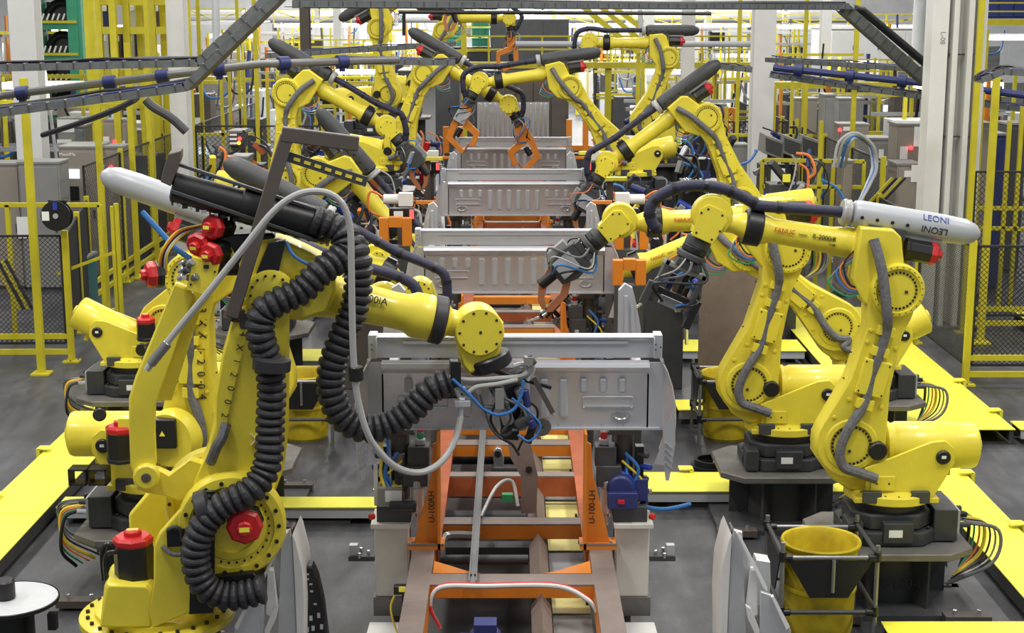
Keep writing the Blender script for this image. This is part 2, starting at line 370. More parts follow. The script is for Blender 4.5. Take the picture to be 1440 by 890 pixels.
def tower(x, y, s, label, capm='red', full=True, grp=None):
    e = empty('clamp_tower', (x, y, 0), label=label, cat='clamp tower', group=grp)
    MB().ccyl((s*.02, .06, .0), (s*.02, .06, 1.40), .06, .006, m='brown').build('post', e)
    c = MB().box((-s*.10, -.02, 1.28), (.13, .12, .12), m='dark').box((-s*.08, -.05, 1.16), (.15, .10, .13), m='dark'); c.prism([(-.03, 1.06), (.03, 1.06), (.05, 1.14), (-.05, 1.14)], -.08, .02, m='dark')
    c.build('clamp_body', e, bevel=.006)
    v = MB().ccyl((-s*.11, -.02, 1.34), (-s*.11, -.02, 1.38), .032, .006, m='lgrey'); v.ccyl((-s*.11, -.02, 1.38), (-s*.11, -.02, 1.42), .022, .004, m='red' if capm == 'red' else 'green'); v.ccyl((-s*.11, -.02, 1.42), (-s*.11, -.02, 1.45), .02, .004, m='paper' if capm == 'red' else 'red')
    v.build('valve', e)
    k = MB().ccyl((-s*.09, -.06, .92), (-s*.09, -.06, 1.10), .038, .006, m='cream'); k.cyl((-s*.09, -.06, .84), (-s*.09, -.06, .92), .012, m='steelb'); k.ccyl((-s*.09, -.06, 1.08), (-s*.09, -.06, 1.13), .045, .005, m='lgrey')
    for a in range(4): k.cyl((-s*.09+.028*math.cos(PI/4+a*PI/2), -.06+.028*math.sin(PI/4+a*PI/2), .90), (-s*.09+.028*math.cos(PI/4+a*PI/2), -.06+.028*math.sin(PI/4+a*PI/2), 1.11), .006, m='steelb', n=6)
    k.build('air_cylinder', e)
    if full:
        MB().tube(spl([(s*.02, -.06, 1.3), (s*.10, -.08, 1.2), (s*.06, -.07, 1.05), (s*.11, -.06, .9), (s*.07, -.05, .75)]), .011, m='bblue').build('air_hose', e)
        MB().tube(spl([(s*.0, -.06, 1.25), (s*.13, -.08, 1.12), (s*.11, -.07, 1.0), (s*.05, -.06, .88)]), .008, m='wire_y').build('air_hose', e)
        MB().tube(spl([(s*.05, -.06, 1.22), (s*.0, -.10, 1.02), (s*.02, -.1, .94), (-s*.04, -.08, .9)]), .010, m='black').build('air_hose', e)
        f = MB()
        for q_ in range(5): f.ccyl((s*(.10+.02*(q_ % 2)), -.02, .98+q_*.075), (s*(.16+.02*(q_ % 2)), -.06, .98+q_*.075), .018, .003, n=10, m=['dblue', 'steelb', 'black', 'blue', 'dark'][q_])
        f.box((s*.11, .0, 1.13), (.05, .07, .4), m='black'); f.build('valve_block', e)
    MB().prism([(-.10, 1.40), (.08, 1.40), (.06, 1.47), (-.04, 1.47)], -.02, .03, m='brown').build('rest_pad', e)
    return e
side = {-1: 'left', 1: 'right'}
ordn = ['nearest', 'second', 'third', 'fourth', 'farthest']
YP = [9.02, 13.50, 18.7, 23.4, 28.2]
for i, yy in enumerate(YP):
    for s in (-1, 1):
        if i == 0: upright(s*.44, 8.84, s, f'orange triangular fixture upright lettered {"U-100RH" if s<0 else "U-100-LH"} under the nearest truck panel', txt='U-100RH' if s < 0 else 'U-100-LH')
        else: upright(s*.44, yy-.2, s, f'orange fixture upright at the {side[s]} under the {ordn[i]} truck panel from the camera')
        tower(s*.67, yy+.0, s, f'clamp tower with {"green-red" if s<0 else "red"} capped valve, {side[s]} end of the {ordn[i]} truck panel', 'red' if s > 0 else 'green', full=i < 3)
# pedestals
for s in (-1, 1):
    e = empty('line_pedestal', (s*.74, 9.0, 0), label=f'cream steel pedestal with grey capping on the {side[s]} of the transfer line', cat='pedestal')
    MB().box((0, 0, .62), (.205, .17, .46), m='cream').build('column', e, bevel=.006)
    MB().box((0, 0, .865), (.24, .30, .03), m='cream').build('cap', e, bevel=.004)
    MB().box((s*-.02, .02, .93), (.21, .26, .10), m='dark').build('machine_base', e, bevel=.005)
    MB().box((s*.0, 0, .33), (.23, .2, .12), m='plate').build('base_plate', e)
    MB().prism([(-.13, -.2), (.13, -.2), (.16, -1.7), (-.16, -1.7)], 0, .27, m='white', pl='xy').build('foot_beam', e, smooth=0)
    b2 = MB().box((s*.19, .0, .62), (.16, .09, .03), m='dark'); b2.box((s*.24, .0, .66), (.05, .05, .08), m='lgrey'); b2.bolts((s*.2, 0, .63), (0, 0, 1), .05, 4, .01, .03, m='steelb')
    b2.build('side_bracket', e)
    MB().ccyl((s*.10, -.14, .93), (s*.12, -.16, .93), .02, .003, m='red').build('end_stop', e)
e = empty('clamp_unit', (-.74, 8.96, .98), label='small clamp unit with white and yellow labels on the left line pedestal', cat='clamp')
MB().box((.0, .0, .06), (.15, .16, .12), m='cab').build('body', e, bevel=.004); MB().box((.02, -.083, .07), (.10, .004, .07), m='paper').build('label_sheet', e); MB().box((.04, .0, .122), (.06, .1, .004), m='pad').build('yellow_label', e)
MB().ccyl((.0, -.13, .02), (.16, -.13, .02), .035, .005, m='black').build('roller', e); MB().box((-.09, -.0, .12), (.025, .05, .26), m='cream').build('upright_bar', e, bevel=.003)
MB().cyl((.05, .05, .12), (.05, .05, .3), .035, m='beige').build('cylinder', e)
MB().tube(spl([(-.08, 0, .5), (-.05, -.03, .35), (-.06, -.02, .2), (-.03, -.05, .1)]), .01, m='wire_y').build('air_hose', e); MB().tube(spl([(-.03, 0, .52), (-.01, -.03, .33), (-.04, -.02, .18), (0, -.05, .1)]), .01, m='bblue').build('air_hose', e)
e = empty('gear_motor', (.66, 8.98, .98), label='blue gear motor on the right line pedestal', cat='motor')
mb = MB().ccyl((.0, -.10, .11), (.0, .12, .11), .085, .015, m='dblue'); mb.box((.01, -.06, .05), (.18, .16, .10), m='dblue'); mb.box((.13, .0, .09), (.08, .1, .14), m='dblue')
for k in range(6): mb.cyl((0, -.05+k*.03, .11), (0, -.04+k*.03, .11), .095, m='blue')
mb.build('motor_body', e, bevel=.006); MB().box((.0, -.15, .05), (.04, .03, .02), m='red').build('name_plate', e)
tag(MB().tube(spl([W(882, 640, 9.0), W(884, 700, 8.9), W(905, 712, 9.0), W(935, 716, 9.2), W(970, 709, 9.4)]), .014, m='bblue').build('air_line'), 'blue air line curling from the right clamp tower over the floor', 'hose')
e = empty('inspection_sensor', (-.62, 8.2, 0), label='small black sensor on a bracket outside the left rail near the bottom', cat='sensor')
MB().box((.0, 0, .72), (.10, .05, .05), m='black').build('sensor_body', e, bevel=.004); MB().box((.0, -.027, .73), (.04, .004, .03), m='pad').build('sensor_label', e)
MB().box((0, .03, .58), (.015, .015, .3), m='black').box((.03, .03, .44), (.09, .015, .015), m='black').build('bracket', e); MB().tube(spl([(-.04, 0, .7), (-.07, 0, .6), (-.03, 0, .45), (0.02, 0, .42)]), .006, m='wire_y').build('sensor_cable', e)
# clamp head between the rails
e = empty('twin_clamp', W(716, 655, 11.0), label='silver twin clamp head between the rails under the nearest truck panel', cat='clamp')
for s in (-1, 1):
    MB().prism([(s*.04, -.02), (s*.11, -.02), (s*.12, .12), (s*.09, .15), (s*.06, .14), (s*.04, .08)], -.03, .03, m='steelb').build('jaw', e, bevel=.004)
    MB().cyl((s*.085, -.035, .1), (s*.085, -.02, .1), .025, m='black').build('pivot_pin', e)
MB().box((0, 0, -.05), (.26, .1, .1), m='dark').build('clamp_base', e, bevel=.005)
e = empty('steel_strut', (.14, 9.6, .7), label='brown steel tooling arm with round holes rising under the truck panel', cat='fixture')
MB().prism([(-.08, .0), (.02, .0), (.03, .25), (-.02, .48), (-.12, .55), (-.17, .5), (-.15, .38), (-.08, .25)], -.012, .012, m='rail').build('arm_plate', e, smooth=0); MB().cyl((-.03, -.02, .3), (-.03, .02, .3), .022, m='black').build('hole', e)

# ================================================================== truck box panels
def rib_mesh(w, h, proud=.018, r=.020, ch=.015):
    mb = MB(); o = rrect(0, 0, w, h, min(r, w*.45), 3); i = rrect(0, 0, w-2*ch, h-2*ch, max(.004, min(r, w*.45)-ch), 3); n = len(o)
    vs = [(p[0], 0, p[1]) for p in o]+[(p[0], -proud, p[1]) for p in i]
    mb.add(vs, [(k, (k+1) % n, n+(k+1) % n, n+k) for k in range(n)]+[tuple(range(n, 2*n))], 'steel'); return mb
panel_root = None
def make_panel(y, z, label):
    e = empty('truck_box_panel', (.02, y, z), label=label, cat='truck panel'); e.scale = (1, 1, .91)
    # face sheet with rolled top bead: profile in yz, run along x
    prof = [(0, 0), (0, .375), (-.012, .39), (-.035, .41), (-.045, .43), (-.035, .452), (-.01, .46), (.03, .462), (.03, .455), (-.005, .452), (-.025, .445), (-.035, .43), (-.027, .412), (.008, .385), (.008, 0)]
    mb = MB(); n = len(prof); hw = .80
    vs = [(-hw, a, b_) for a, b_ in prof]+[(hw, a, b_) for a, b_ in prof]
    mb.add(vs, [(k, (k+1) % n, n+(k+1) % n, n+k) for k in range(n)]+[tuple(range(n)), tuple(range(n, 2*n))], 'steel')
    for s in (-1, 1):
        mb.box((s*.84, .004, .225), (.10, .008, .46), m='steel')
    mb.box((0, -.01, .006), (1.74, .02, .012), m='steel')
    for k in range(13): mb.cyl((-.78+.13*k, -.003, .03), (-.78+.13*k, .0, .03), .005, m='steelb', n=6)
    mb.build('face_sheet', e, smooth=40)
    for k in range(6):
        rib_mesh(.06, .27).build('rib', e, loc=None).location = ((k-2.5)*.115, -.0, .215)
    for s in (-1, 1):
        for x in (.41, .525, .64): rib_mesh(.055, .105).build('rib', e).location = (s*x, 0, .30)
        mb = MB(); o = rrect(0, 0, .31, .085, .015); i = rrect(0, 0, .29, .065, .01); n2 = len(o)
        mb.add([(p[0], -.001, p[1]) for p in o]+[(p[0]*1.0, -.010, p[1]) for p in rrect(0, 0, .30, .075, .012)]+[(p[0], -.001, p[1]) for p in i], [(k, (k+1) % n2, n2+(k+1) % n2, n2+k) for k in range(n2)]+[(n2+k, n2+(k+1) % n2, 2*n2+(k+1) % n2, 2*n2+k) for k in range(n2)], 'steel')
        mb.box((0, -.006, -.034), (.28, .010, .008), m='steelb')
        mb.build('rib', e).location = (s*.555, 0, .185)
        mb = MB(); mb.lathe([(.055, 0), (.05, .012), (.036, .012), (.030, .004)], (0, 0, 0), (0, -1, 0), 20, m='steelb')
        o_ = mb.build('lamp_dimple', e); o_.location = (s*.635, 0, .095); o_.scale = (1.15, 1, .72)
    # header sill behind and above
    hp = [(.06, .47), (.06, .585), (.05, .60), (.04, .612), (.05, .622), (.12, .622), (.14, .61), (.14, .47)]
    mb = MB(); n = len(hp); vs = [(-.835, a, b_) for a, b_ in hp]+[(.835, a, b_) for a, b_ in hp]
    mb.add(vs, [(k, (k+1) % n, n+(k+1) % n, n+k) for k in range(n)]+[tuple(range(n)), tuple(range(n, 2*n))], 'steel'); mb.box((0, .055, .575), (1.35, .012, .018), m='steel')
    mb.build('header_sill', e, smooth=30)
    for s in (-1, 1):
        mb = MB(); mb.box((s*.855, .09, .55), (.05, .12, .16), m='steel'); mb.box((s*.83, .03, .55), (.006, .05, .13), m='steel'); mb.bolts((s*.85, .03, .55), (0, -1, 0), .02, 3, .006, .004, m='dark')
        mb.build('end_bracket', e, bevel=.004)
        # curved outer skin
        zp = [(.48, .86, .0), (.40, .905, -.03), (.30, .935, -.05), (.18, .955, -.06), (.05, .958, -.06), (-.06, .95, -.05), (-.16, .925, -.04), (-.24, .90, -.03)]
        mb = MB(); vs = []; fs = []
        for (zz, xx, yy) in zp:
            inner = .885 if zz > -.02 else xx-.06
            vs += [(s*inner, .0, zz), (s*xx, yy, zz), (s*(xx+.006), yy+.02, zz), (s*xx, .35, zz)]
        for k in range(len(zp)-1):
            for j in range(3): fs.append((4*k+j, 4*k+j+1, 4*k+j+5, 4*k+j+4))
        mb.add(vs, fs, 'steel'); mb.build('outer_skin', e, smooth=60)
        lp = [(.885, .0), (.93, .12), (.955, .05), (.958, -.08), (.945, -.20), (.925, -.33), (.905, -.33), (.89, -.20), (.885, -.06)]
        mb = MB(); mb.prism([(s*q[0], q[1]) for q in lp], -.075, -.062, m='steel', c=.003); mb.build('lower_skirt', e)
        for k in range(4):
            MB().bar((s*.897, -.078, -.07-.045*k), (s*.937, -.078, -.115-.045*k), .008, .010, m='steelb').build('skin_slot', e)
    return e
def copy_tree(o, loc, label=None, group=None):
    r = o.copy(); COL.objects.link(r); r.location = loc
    if label: r['label'] = label
    for ch in list(o.children):
        c = ch.copy(); COL.objects.link(c); c.parent = r
        for g in ch.children: d = g.copy(); COL.objects.link(d); d.parent = c
    return r
PN = []
pn = make_panel(YP[0]-.12, 1.465, 'nearest galvanised truck box panel with pressed ribs, in front of the large robot gun')
for k, s_ in ((1, 'second galvanised truck box panel from the camera, showing all six tall ribs'), (2, 'third galvanised truck box panel from the camera, between the white weld clamps'), (3, 'fourth galvanised truck box panel from the camera, half hidden behind the third'), ):
    PN.append(copy_tree(pn, (.02, YP[k]-.12, 1.465), s_))
PN.insert(0, pn)
# rear wheelhouse brackets standing behind each panel
for i in range(3):
    for s in (-1, 1):
        yb = YP[i]+.85 if i else 9.9
        mb = MB(); pr = [(.0, 0), (.16, 0), (.15, .12), (.12, .30), (.09, .42), (.04, .45), (.0, .40)]
        mb.prism([(s*a, b_) for a, b_ in pr], -.02, .02, m='steel', c=.008)
        mb.prism([(s*.04, .03), (s*.07, .03), (s*.06, .36), (s*.04, .36)], -.035, -.02, m='steel', c=.004)
        mb.prism([(s*.09, .03), (s*.12, .03), (s*.10, .28), (s*.08, .30)], -.035, -.02, m='steel', c=.004)
        mb.box((s*.08, .02, .0), (.2, .1, .03), m='steel')
        o = mb.build('wheelhouse', PN[i]); o.location = (s*.70-.02, yb-(YP[i]-.12), (.32 if i else .34))
        mb = MB(); mb.bar((s*.80, .12, .15), (s*.78, yb-(YP[i]-.12), .30), .06, .05, m='steel'); mb.build('side_rail', PN[i], bevel=.005)
# floor pan of the far truck boxes: upright ribbed floor
e = empty('ribbed_box_floor', (.02, 29.0, 1.45), label='bright ribbed truck box floor at the far end of the line', cat='truck panel')
MB().box((0, .05, .32), (1.35, .02, .9), m='steel').build('floor_sheet', e, smooth=0)
for k in range(14):
    rb = MB().box((0, 0, .35), (.035, .05, .8), m='steelb').build('rib', e, bevel=.008); rb.location = (-.62+k*.095, .02, 0)
MB().box((0, -.05, -.18), (1.5, .1, .1), m='steelb').build('sill', e, bevel=.01)
# ================================================================== six-axis robots
def FR(o, a):                                              # local frame: origin o, x axis at elevation a in the arm plane
    return Matrix.Translation(V(o)) @ Matrix.Rotation(-a, 4, 'Y')
def octagon(mb, p0, p1, r, m):                             # servo motor body with clipped corners
    return mb.cyl(p0, p1, r, n=8, m=m)
def motor(p0, d, r, L, parent, name='servo_motor', sticker=True):
    d = V(d).normalized(); p0 = V(p0)
    mb = MB(); mb.lathe([(r*1.05, 0), (r*1.05, .02), (r, .03), (r, L)], p0, d, 8, m='black')
    o = mb.build(name, parent, smooth=0, bevel=.004)
    c = MB(); c.lathe([(r*.98, 0), (r*1.02, .012), (r*1.02, .035), (r*.85, .05)], p0+d*L, d, 8, m='red')
    c.lathe([(r*.45, 0), (r*.45, .025), (r*.36, .032)], p0+d*(L+.05), d, 8, m='red')
    x, y = c.frame(d)
    if sticker: c.add([p0+d*(L+.084)+x*a+y*b_ for a, b_ in ((-r*.28, -r*.14), (r*.28, -r*.14), (r*.28, r*.14), (-r*.28, r*.14))], [(0, 1, 2, 3)], 'pad')
    q = c.build('red_end_cap', o, smooth=0)
    return o
def warn(mb, c, d, s=.02, up=(0, 0, 1)):                   # small yellow triangle sticker
    d = V(d).normalized(); u = V(up); x = u.cross(d).normalized(); c = V(c)+d*.002
    mb.add([c-x*s-u*s*.8, c+x*s-u*s*.8, c+u*s], [(0, 1, 2)], 'pad')

def gun(T, root, style=0, sc=1.):
    """weld gun / gripper bolted to the flange: local z points away from the flange"""
    T = T @ Matrix.Scale(sc, 4)
    mb = MB(T); mb.ccyl((0, 0, 0), (0, 0, .05), .085, .008, m='black'); mb.ccyl((0, 0, .05), (0, 0, .10), .10, .01, m='dark', n=16); mb.box((0, .0, .13), (.17, .15, .05), m='dark')
    mb.bolts((0, 0, .10), (0, 0, 1), .08, 8, .008, .01, m='steelb')
    mb.build('tool_changer', root, bevel=.003)
    if style == 0:      # servo weld gun with C frame
        mb = MB(T); mb.prism([(-.10, .15), (.12, .15), (.14, .30), (.10, .42), (-.08, .42), (-.12, .30)], -.07, .07, m='dark', c=.01)
        mb.prism([(-.16, .20), (-.10, .20), (-.10, .40), (-.16, .36)], -.05, .05, m='cab', c=.006); mb.box((.0, .08, .3), (.15, .02, .16), m='lgrey')
        mb.build('gun_transformer', root)
        mb = MB(T); mb.prism([(.08, .38), (.13, .36), (.20, .45), (.22, .62), (.19, .66), (.16, .60), (.15, .48)], -.025, .025, m='copper', c=.006)
        mb.prism([(-.08, .38), (-.03, .38), (.02, .50), (.10, .60), (.17, .64), (.15, .67), (.08, .65), (-.02, .56)], -.02, .02, m='copper', c=.005)
        mb.cyl((.17, 0, .655), (.17, 0, .69), .012, m='steelb'); mb.cyl((.2, 0, .66), (.2, 0, .70), .012, m='steelb')
        mb.build('electrode_arm', root)
        mb = MB(T); mb.ccyl((.0, 0, .3), (-.0, .0, .56), .045, .008, m='black'); mb.ccyl((-.05, -.06, .22), (.09, -.06, .30), .035, .006, m='steelb', n=12); mb.build('drive_cylinder', root)
    elif style == 1:    # plate gripper with pins
        mb = MB(T); mb.box((0, 0, .17), (.30, .10, .03), m='cab'); mb.box((-.13, 0, .30), (.03, .10, .30), m='dark'); mb.box((.13, 0, .30), (.03, .10, .30), m='dark'); mb.box((0, .0, .36), (.30, .03, .04), m='black')
        mb.box((.16, .05, .42), (.05, .05, .20), m='black'); mb.box((-.17, .05, .40), (.05, .05, .16), m='dark'); mb.bar((.16, .05, .5), (.22, .02, .62), .02, m='steelb'); mb.bar((-.17, .05, .48), (-.22, .02, .60), .02, m='steelb')
        mb.build('gripper_frame', root, bevel=.003)
        mb = MB(T)
        for k in range(4): mb.ccyl((-.12+.08*k, -.06, .20+.03*(k % 2)), (-.12+.08*k, -.06, .34), .022, .004, n=10, m=['steelb', 'dblue', 'black', 'lgrey'][k])
        mb.box((.02, -.06, .42), (.16, .04, .06), m='lgrey'); mb.build('valve_cluster', root)
    else:               # orange c gun
        mb = MB(T); mb.prism([(-.06, .14), (.10, .14), (.13, .34), (.36, .40), (.40, .62), (.33, .64), (.30, .48), (.06, .44), (-.06, .30)], -.04, .04, m='orange', c=.006)
        mb.prism([(-.06, .30), (.02, .34), (.05, .66), (.30, .74), (.29, .80), (-.02, .72), (-.06, .5)], -.04, .04, m='orange', c=.006); mb.build('gun_frame', root)
        mb = MB(T); mb.box((.02, .07, .32), (.18, .08, .2), m='lgrey'); mb.build('gun_transformer', root, bevel=.004); MB(T).ccyl((.1, 0, .48), (.1, 0, .62), .04, .006, m='black').build('gun_cylinder', root); MB(T).cyl((.30, 0, .62), (.30, 0, .76), .014, m='copper').build('electrode', root)
    # small hoses round the gun
    rnd = random.Random(int(abs(T.translation.x)*1000))
    for k in range(6):
        a = rnd.uniform(0, 6.28); b2 = a+rnd.uniform(.8, 2.2); r0 = rnd.uniform(.09, .16)
        pts = [(r0*math.cos(a)*.5, r0*math.sin(a)*.5, .05), (r0*1.4*math.cos(a), r0*1.4*math.sin(a), .18), (r0*1.5*math.cos(b2), r0*1.5*math.sin(b2), .32), (r0*math.cos(b2)*.5, r0*math.sin(b2)*.5, .42)]
        mb = MB(T); mb.tube(spl(pts), .009 if k % 2 else .006, n=6, m=['clear', 'bblue', 'black', 'black', 'wire_o', 'hose'][k]); mb.build('gun_hose', root)

def robot(name_label, x, y, z, rz, a2, a3, a5, cs, sc=1., bal=0., gstyle=0, hand='box', ped=.45, dress='capsule', front=False, lett=True, big=False, grp=None, hosecol='navy', fore=1.28, navy_pts=None, group=None, neck=.0, hubless=False, dback=-.50, dcol='lgrey'):
    root = empty('welding_robot', (x, y, z), rz, name_label, 'robot', grp, sc)
    a2 = R(a2); a3 = R(a3); a5 = R(a5); balr = R(bal)
    J2 = V((.312, 0, .67)); J3 = J2+V((math.sin(a2), 0, math.cos(a2)))*1.075
    # --- base casting
    mb = MB()
    oc = [(-.30, -.17), (-.17, -.30), (.20, -.30), (.33, -.17), (.33, .17), (.20, .30), (-.17, .30), (-.30, .17)]
    mb.prism(oc, 0, .10, m='cast', pl='xy', c=.01); mb.prism([(p[0]*.86, p[1]*.86) for p in oc], .10, .21, m='cast', pl='xy', c=.012); mb.cyl((0, 0, .2), (0, 0, .275), .235, m='cast', n=32)
    mb.box((-.34, 0, .12), (.16, .42, .22), m='cast'); mb.box((.0, cs*.28, .10), (.20, .08, .14), m='cast')
    mb.box((.28, cs*.2, .09), (.1, .2, .16), m='cast')
    mb.bolts((0, 0, .10), (0, 0, 1), .31, 8, .014, .02, m='black')
    mb.build('base_casting', root, bevel=.006)
    mb = MB(); mb.box((-.43, 0, .13), (.03, .34, .16), m='lgrey')
    mb.build('connector_panel', root); MB().box((.02, cs*.322, .10), (.09, .003, .05), m='paper').build('white_label', root)
    for k in range(5): MB().ccyl((-.44, -.13+.065*k, .10+.05*(k % 2)), (-.52, -.13+.065*k, .10+.05*(k % 2)), .02, .004, n=10, m=['steelb', 'dark', 'steelb', 'black', 'dark'][k]).build('connector', root)
    for k in range(7):
        y0 = -.13+.04*k; m_ = ['black', 'wire_g', 'wire_o', 'wire_y', 'black', 'pipe', 'hose'][k]
        MB().tube(spl([(-.50, y0, .11), (-.60-.02*k, y0*1.2, .06), (-.62-.01*k, y0*1.6, -.15), (-.55+.03*k, y0*1.3+.05, -.30)]), .007 if k % 3 else .013, n=6, m=m_).build('cable', root)
    # --- turret
    mb = MB(); mb.lathe([(.24, .265), (.30, .275), (.30, .33), (.27, .345), (.22, .36)], (0, 0, 0), (0, 0, 1), 40, m='yellow')
    mb.bolts((0, 0, .33), (0, 0, 1), .275, 20, .009, .014, m='black')
    tp = [(.30, .34), (.42, .42), (.54, .56), (.54, .74), (.42, .88), (.22, .86), (.08, .70), (-.20, .66), (-.34, .64), (-.37, .56), (-.34, .46), (-.23, .33)]
    mb.prism([(.30, .34), (.42, .42), (.52, .56), (.52, .70), (.30, .78), (.12, .60), (-.12, .52), (-.23, .34)], -.13, .13, m='yellow', c=.015)
    if not big:
        lug = [(.20, .30), (.22, .52), (-.21, .70), (-.30, .71), (-.36, .66), (-.37, .56), (-.33, .48), (-.23, .30)]
        mb.prism(lug, cs*.20, cs*.225, m='yellow'); mb.prism(lug, -cs*.20, -cs*.225, m='yellow'); mb.box((-.03, 0, .315), (.4, .42, .03), m='yellow')
        mb.box((.10, cs*.232, .42), (.16, .012, .10), m='yellow'); mb.bolts((.1, cs*.236, .42), (0, cs, 0), .04, 2, .008, .006)
        mb.box((.0, 0, .30), (.56, .46, .035), m='yellow')
        mb.box((-.15, cs*.24, .33), (.12, .05, .08), m='dark'); mb.box((.17, cs*.24, .33), (.12, .05, .08), m='dark')
        if lett: pass
    mb.build('turret', root, bevel=.005)
    if not big:
        mb = MB(); mb.ccyl((-.29, cs*.22, .60), (-.29, cs*.25, .60), .048, .008, m='black'); mb.box((-.29, cs*.2505, .605), (.03, .003, .02), m='paper'); mb.build('pivot_knob', root)
        MB().ccyl((-.29, -cs*.225, .60), (-.29, -cs*.25, .60), .042, .008, m='black').build('pivot_knob', root)
        # balancer
        T = FR((-.29, 0, .60), balr)
        mb = MB(T); mb.lathe([(.06, -.29), (.12, -.285), (.15, -.27), (.158, -.25), (.158, .26), (.150, .275), (.145, .30), (.158, .31), (.158, .335), (.14, .345), (.05, .35)], (0, 0, .02), (1, 0, 0), 36, m='yellow')
        mb.lathe([(.05, -.31), (.05, -.28)], (0, 0, .02), (1, 0, 0), 16, m='yellow')
        mb.box((.0, cs*.155, .02), (.10, .04, .10), m='yellow')
        mb.cyl((-.1, 0, -.13), (-.1, 0, -.19), .02, m='yellow')
        mb.build('balancer_cylinder', root)
        mb = MB(T); mb.cyl((.34, 0, .02), (.46, 0, .03), .035, m='steelb'); mb.ccyl((.44, -.14, .04), (.44, .14, .04), .058, .008, m='yellow'); mb.build('balancer_rod', root); MB(T).ccyl((.43, cs*.14, .04), (.43, cs*.24, .04), .062, .008, m='black').build('pin_cap', root)
        motor((.05, -cs*.30, .40), (0, 0, 1), .085, .20, root)
    motor((.312, -cs*.10, .66), (0, -cs, 0), .095, .30, root)
    # --- lower arm
    L = FR(J2, PI/2-a2)                                    # x runs up the arm
    y1 = cs*.19; y0 = -cs*.02
    out = arc(0, 0, .235, 70, 290, 12)
    out += [(.42, -.135), (.80, -.115), (.93, -.15)]+arc(1.075, 0, .175, -70, 70, 8)+[(.93, .15), (.80, .125), (.42, .15)]
    mb = MB(L); mb.prism(out, y0, y1, m='yellow', c=.02)
    if not hubless:
        mb.lathe([(.18, 0), (.172, .012), (.14, .014), (.135, .0), (.11, -.004)], (0, y1, 0), (0, cs, 0), 40, m='yellow', caps=False)
        mb.cyl((0, y1, 0), (0, y1+cs*.004, 0), .135, m='yellow', n=36)
        mb.bolts((0, y1+cs*.004, 0), (0, cs, 0), .125, 30, .009, .008, m='black')
        mb.bolts((0, y1+cs*.004, 0), (0, cs, 0), .04, 1, .012, .008, m='dark')
    mb.prism([(.36, -.085), (.60, -.085), (.60, .10), (.36, .10)], y1, y1+cs*.05, m='yellow', c=.006)
    for a, b_ in ((.38, -.07), (.58, -.07), (.38, .085), (.58, .085)): mb.cyl((a, y1+cs*.05, b_), (a, y1+cs*.054, b_), .007, m='black', n=6)
    for a, b_ in ((.30, -.10), (.70, -.09), (.30, .12), (.70, .10), (.78, -.09), (.16, -.16)): mb.ccyl((a, y1, b_), (a, y1+cs*.012, b_), .014, .003, n=10, m='yellow'); 
    for sx in (-1, 1): 
        for q_ in range(5): mb.cyl((.05+.18*q_, (y0+y1)/2, sx*.14), (.05+.18*q_, (y0+y1)/2, sx*.15), .006, m='black', n=6)
    mb.build('lower_arm', root, bevel=.006)
    for a, w in ((.30, .07), (.66, .06), (.80, .06)):
        mb = MB(L); mb.box((a, y1+cs*.045, -.0), (w, .02, .11), m='yellow'); mb.box((a, y1+cs*.025, -.05), (w, .05, .012), m='yellow'); mb.box((a, y1+cs*.025, .05), (w, .05, .012), m='yellow'); mb.build('hose_clamp', root, bevel=.002)
    # --- elbow
    E = FR(J3, a3)
    mb = MB(E); q = [(-.12, -.14), (.06, -.18), (.20, -.12), (.30, .02), (.31, .36), (.10, .38), (.04, .34), (-.02, .16), (-.14, .12)]
    mb.prism(q, cs*.18, cs*.02, m='yellow', c=.012); mb.prism([(-.10, .10), (.28, .06), (.29, .36), (-.02, .37)], -cs*.16, cs*.04, m='yellow', c=.012)
    mb.build('elbow_housing', root, bevel=.006)
    mb = MB(E); yh = cs*.20
    mb.lathe([(.175, -.03), (.175, .02), (.165, .035), (.145, .037), (.140, .022), (.128, .02)], (0, yh, 0), (0, cs, 0), 44, m='yellow', caps=False)
    mb.cyl((0, yh-cs*.02, 0), (0, yh+cs*.022, 0), .135, m='yellow', n=40)
    mb.bolts((0, yh+cs*.022, 0), (0, cs, 0), .118, 30, .008, .007, m='black'); mb.bolts((0, yh+cs*.022, 0), (0, cs, 0), .055, 1, .012, .006, m='dark'); mb.bolts((0, yh+cs*.036, 0), (0, cs, 0), .155, 24, .004, .003, m='black')
    mb.build('elbow_joint', root)
    for yy in (cs*.07, -cs*.10): motor(E @ V((-.02, yy, .26)), (E.to_3x3() @ V((-1, 0, -.02))), .075, .17, root)
    # --- forearm
    A0 = V((0, 0, .225)); fl = fore
    T = E @ Matrix.Translation(A0)
    mb = MB(T); mb.lathe([(.10, .27), (.112, .28), (.112, .31), (.098, .32), (.098, .40), (.088, .46), (.082, fl-.42), (.098, fl-.38), (.105, fl-.35)], (0, 0, 0), (1, 0, 0), 32, m='yellow')
    mb.box((.34, 0, .095), (.05, .06, .02), m='yellow'); mb.build('forearm', root)
    if lett:
        f_ = E.to_3x3(); o = T @ V((.62, cs*.093, .02)); xd = f_ @ V((-cs if False else 1, 0, 0))
        xd = xd if (Matrix.Rotation(rz, 3, 'Z') @ xd).x > 0 else -xd; up = f_ @ V((0, 0, 1)); up = V((0, cs, 0)).cross(xd)*1.0
        up = up if up.z > 0 else -up
        sg = 1 if (Matrix.Rotation(rz, 3, 'Z') @ (f_ @ V((1, 0, 0)))).x > 0 else -1
        text('FANUC', .042, mtx(xd, up, T @ V((.62-sg*.15, cs*.092, .018))), 'inkr', root, ext=.002)
        text('Robotics', .016, mtx(xd, up, T @ V((.62-sg*.03, cs*.091, .016))), 'ink', root, ext=.002)
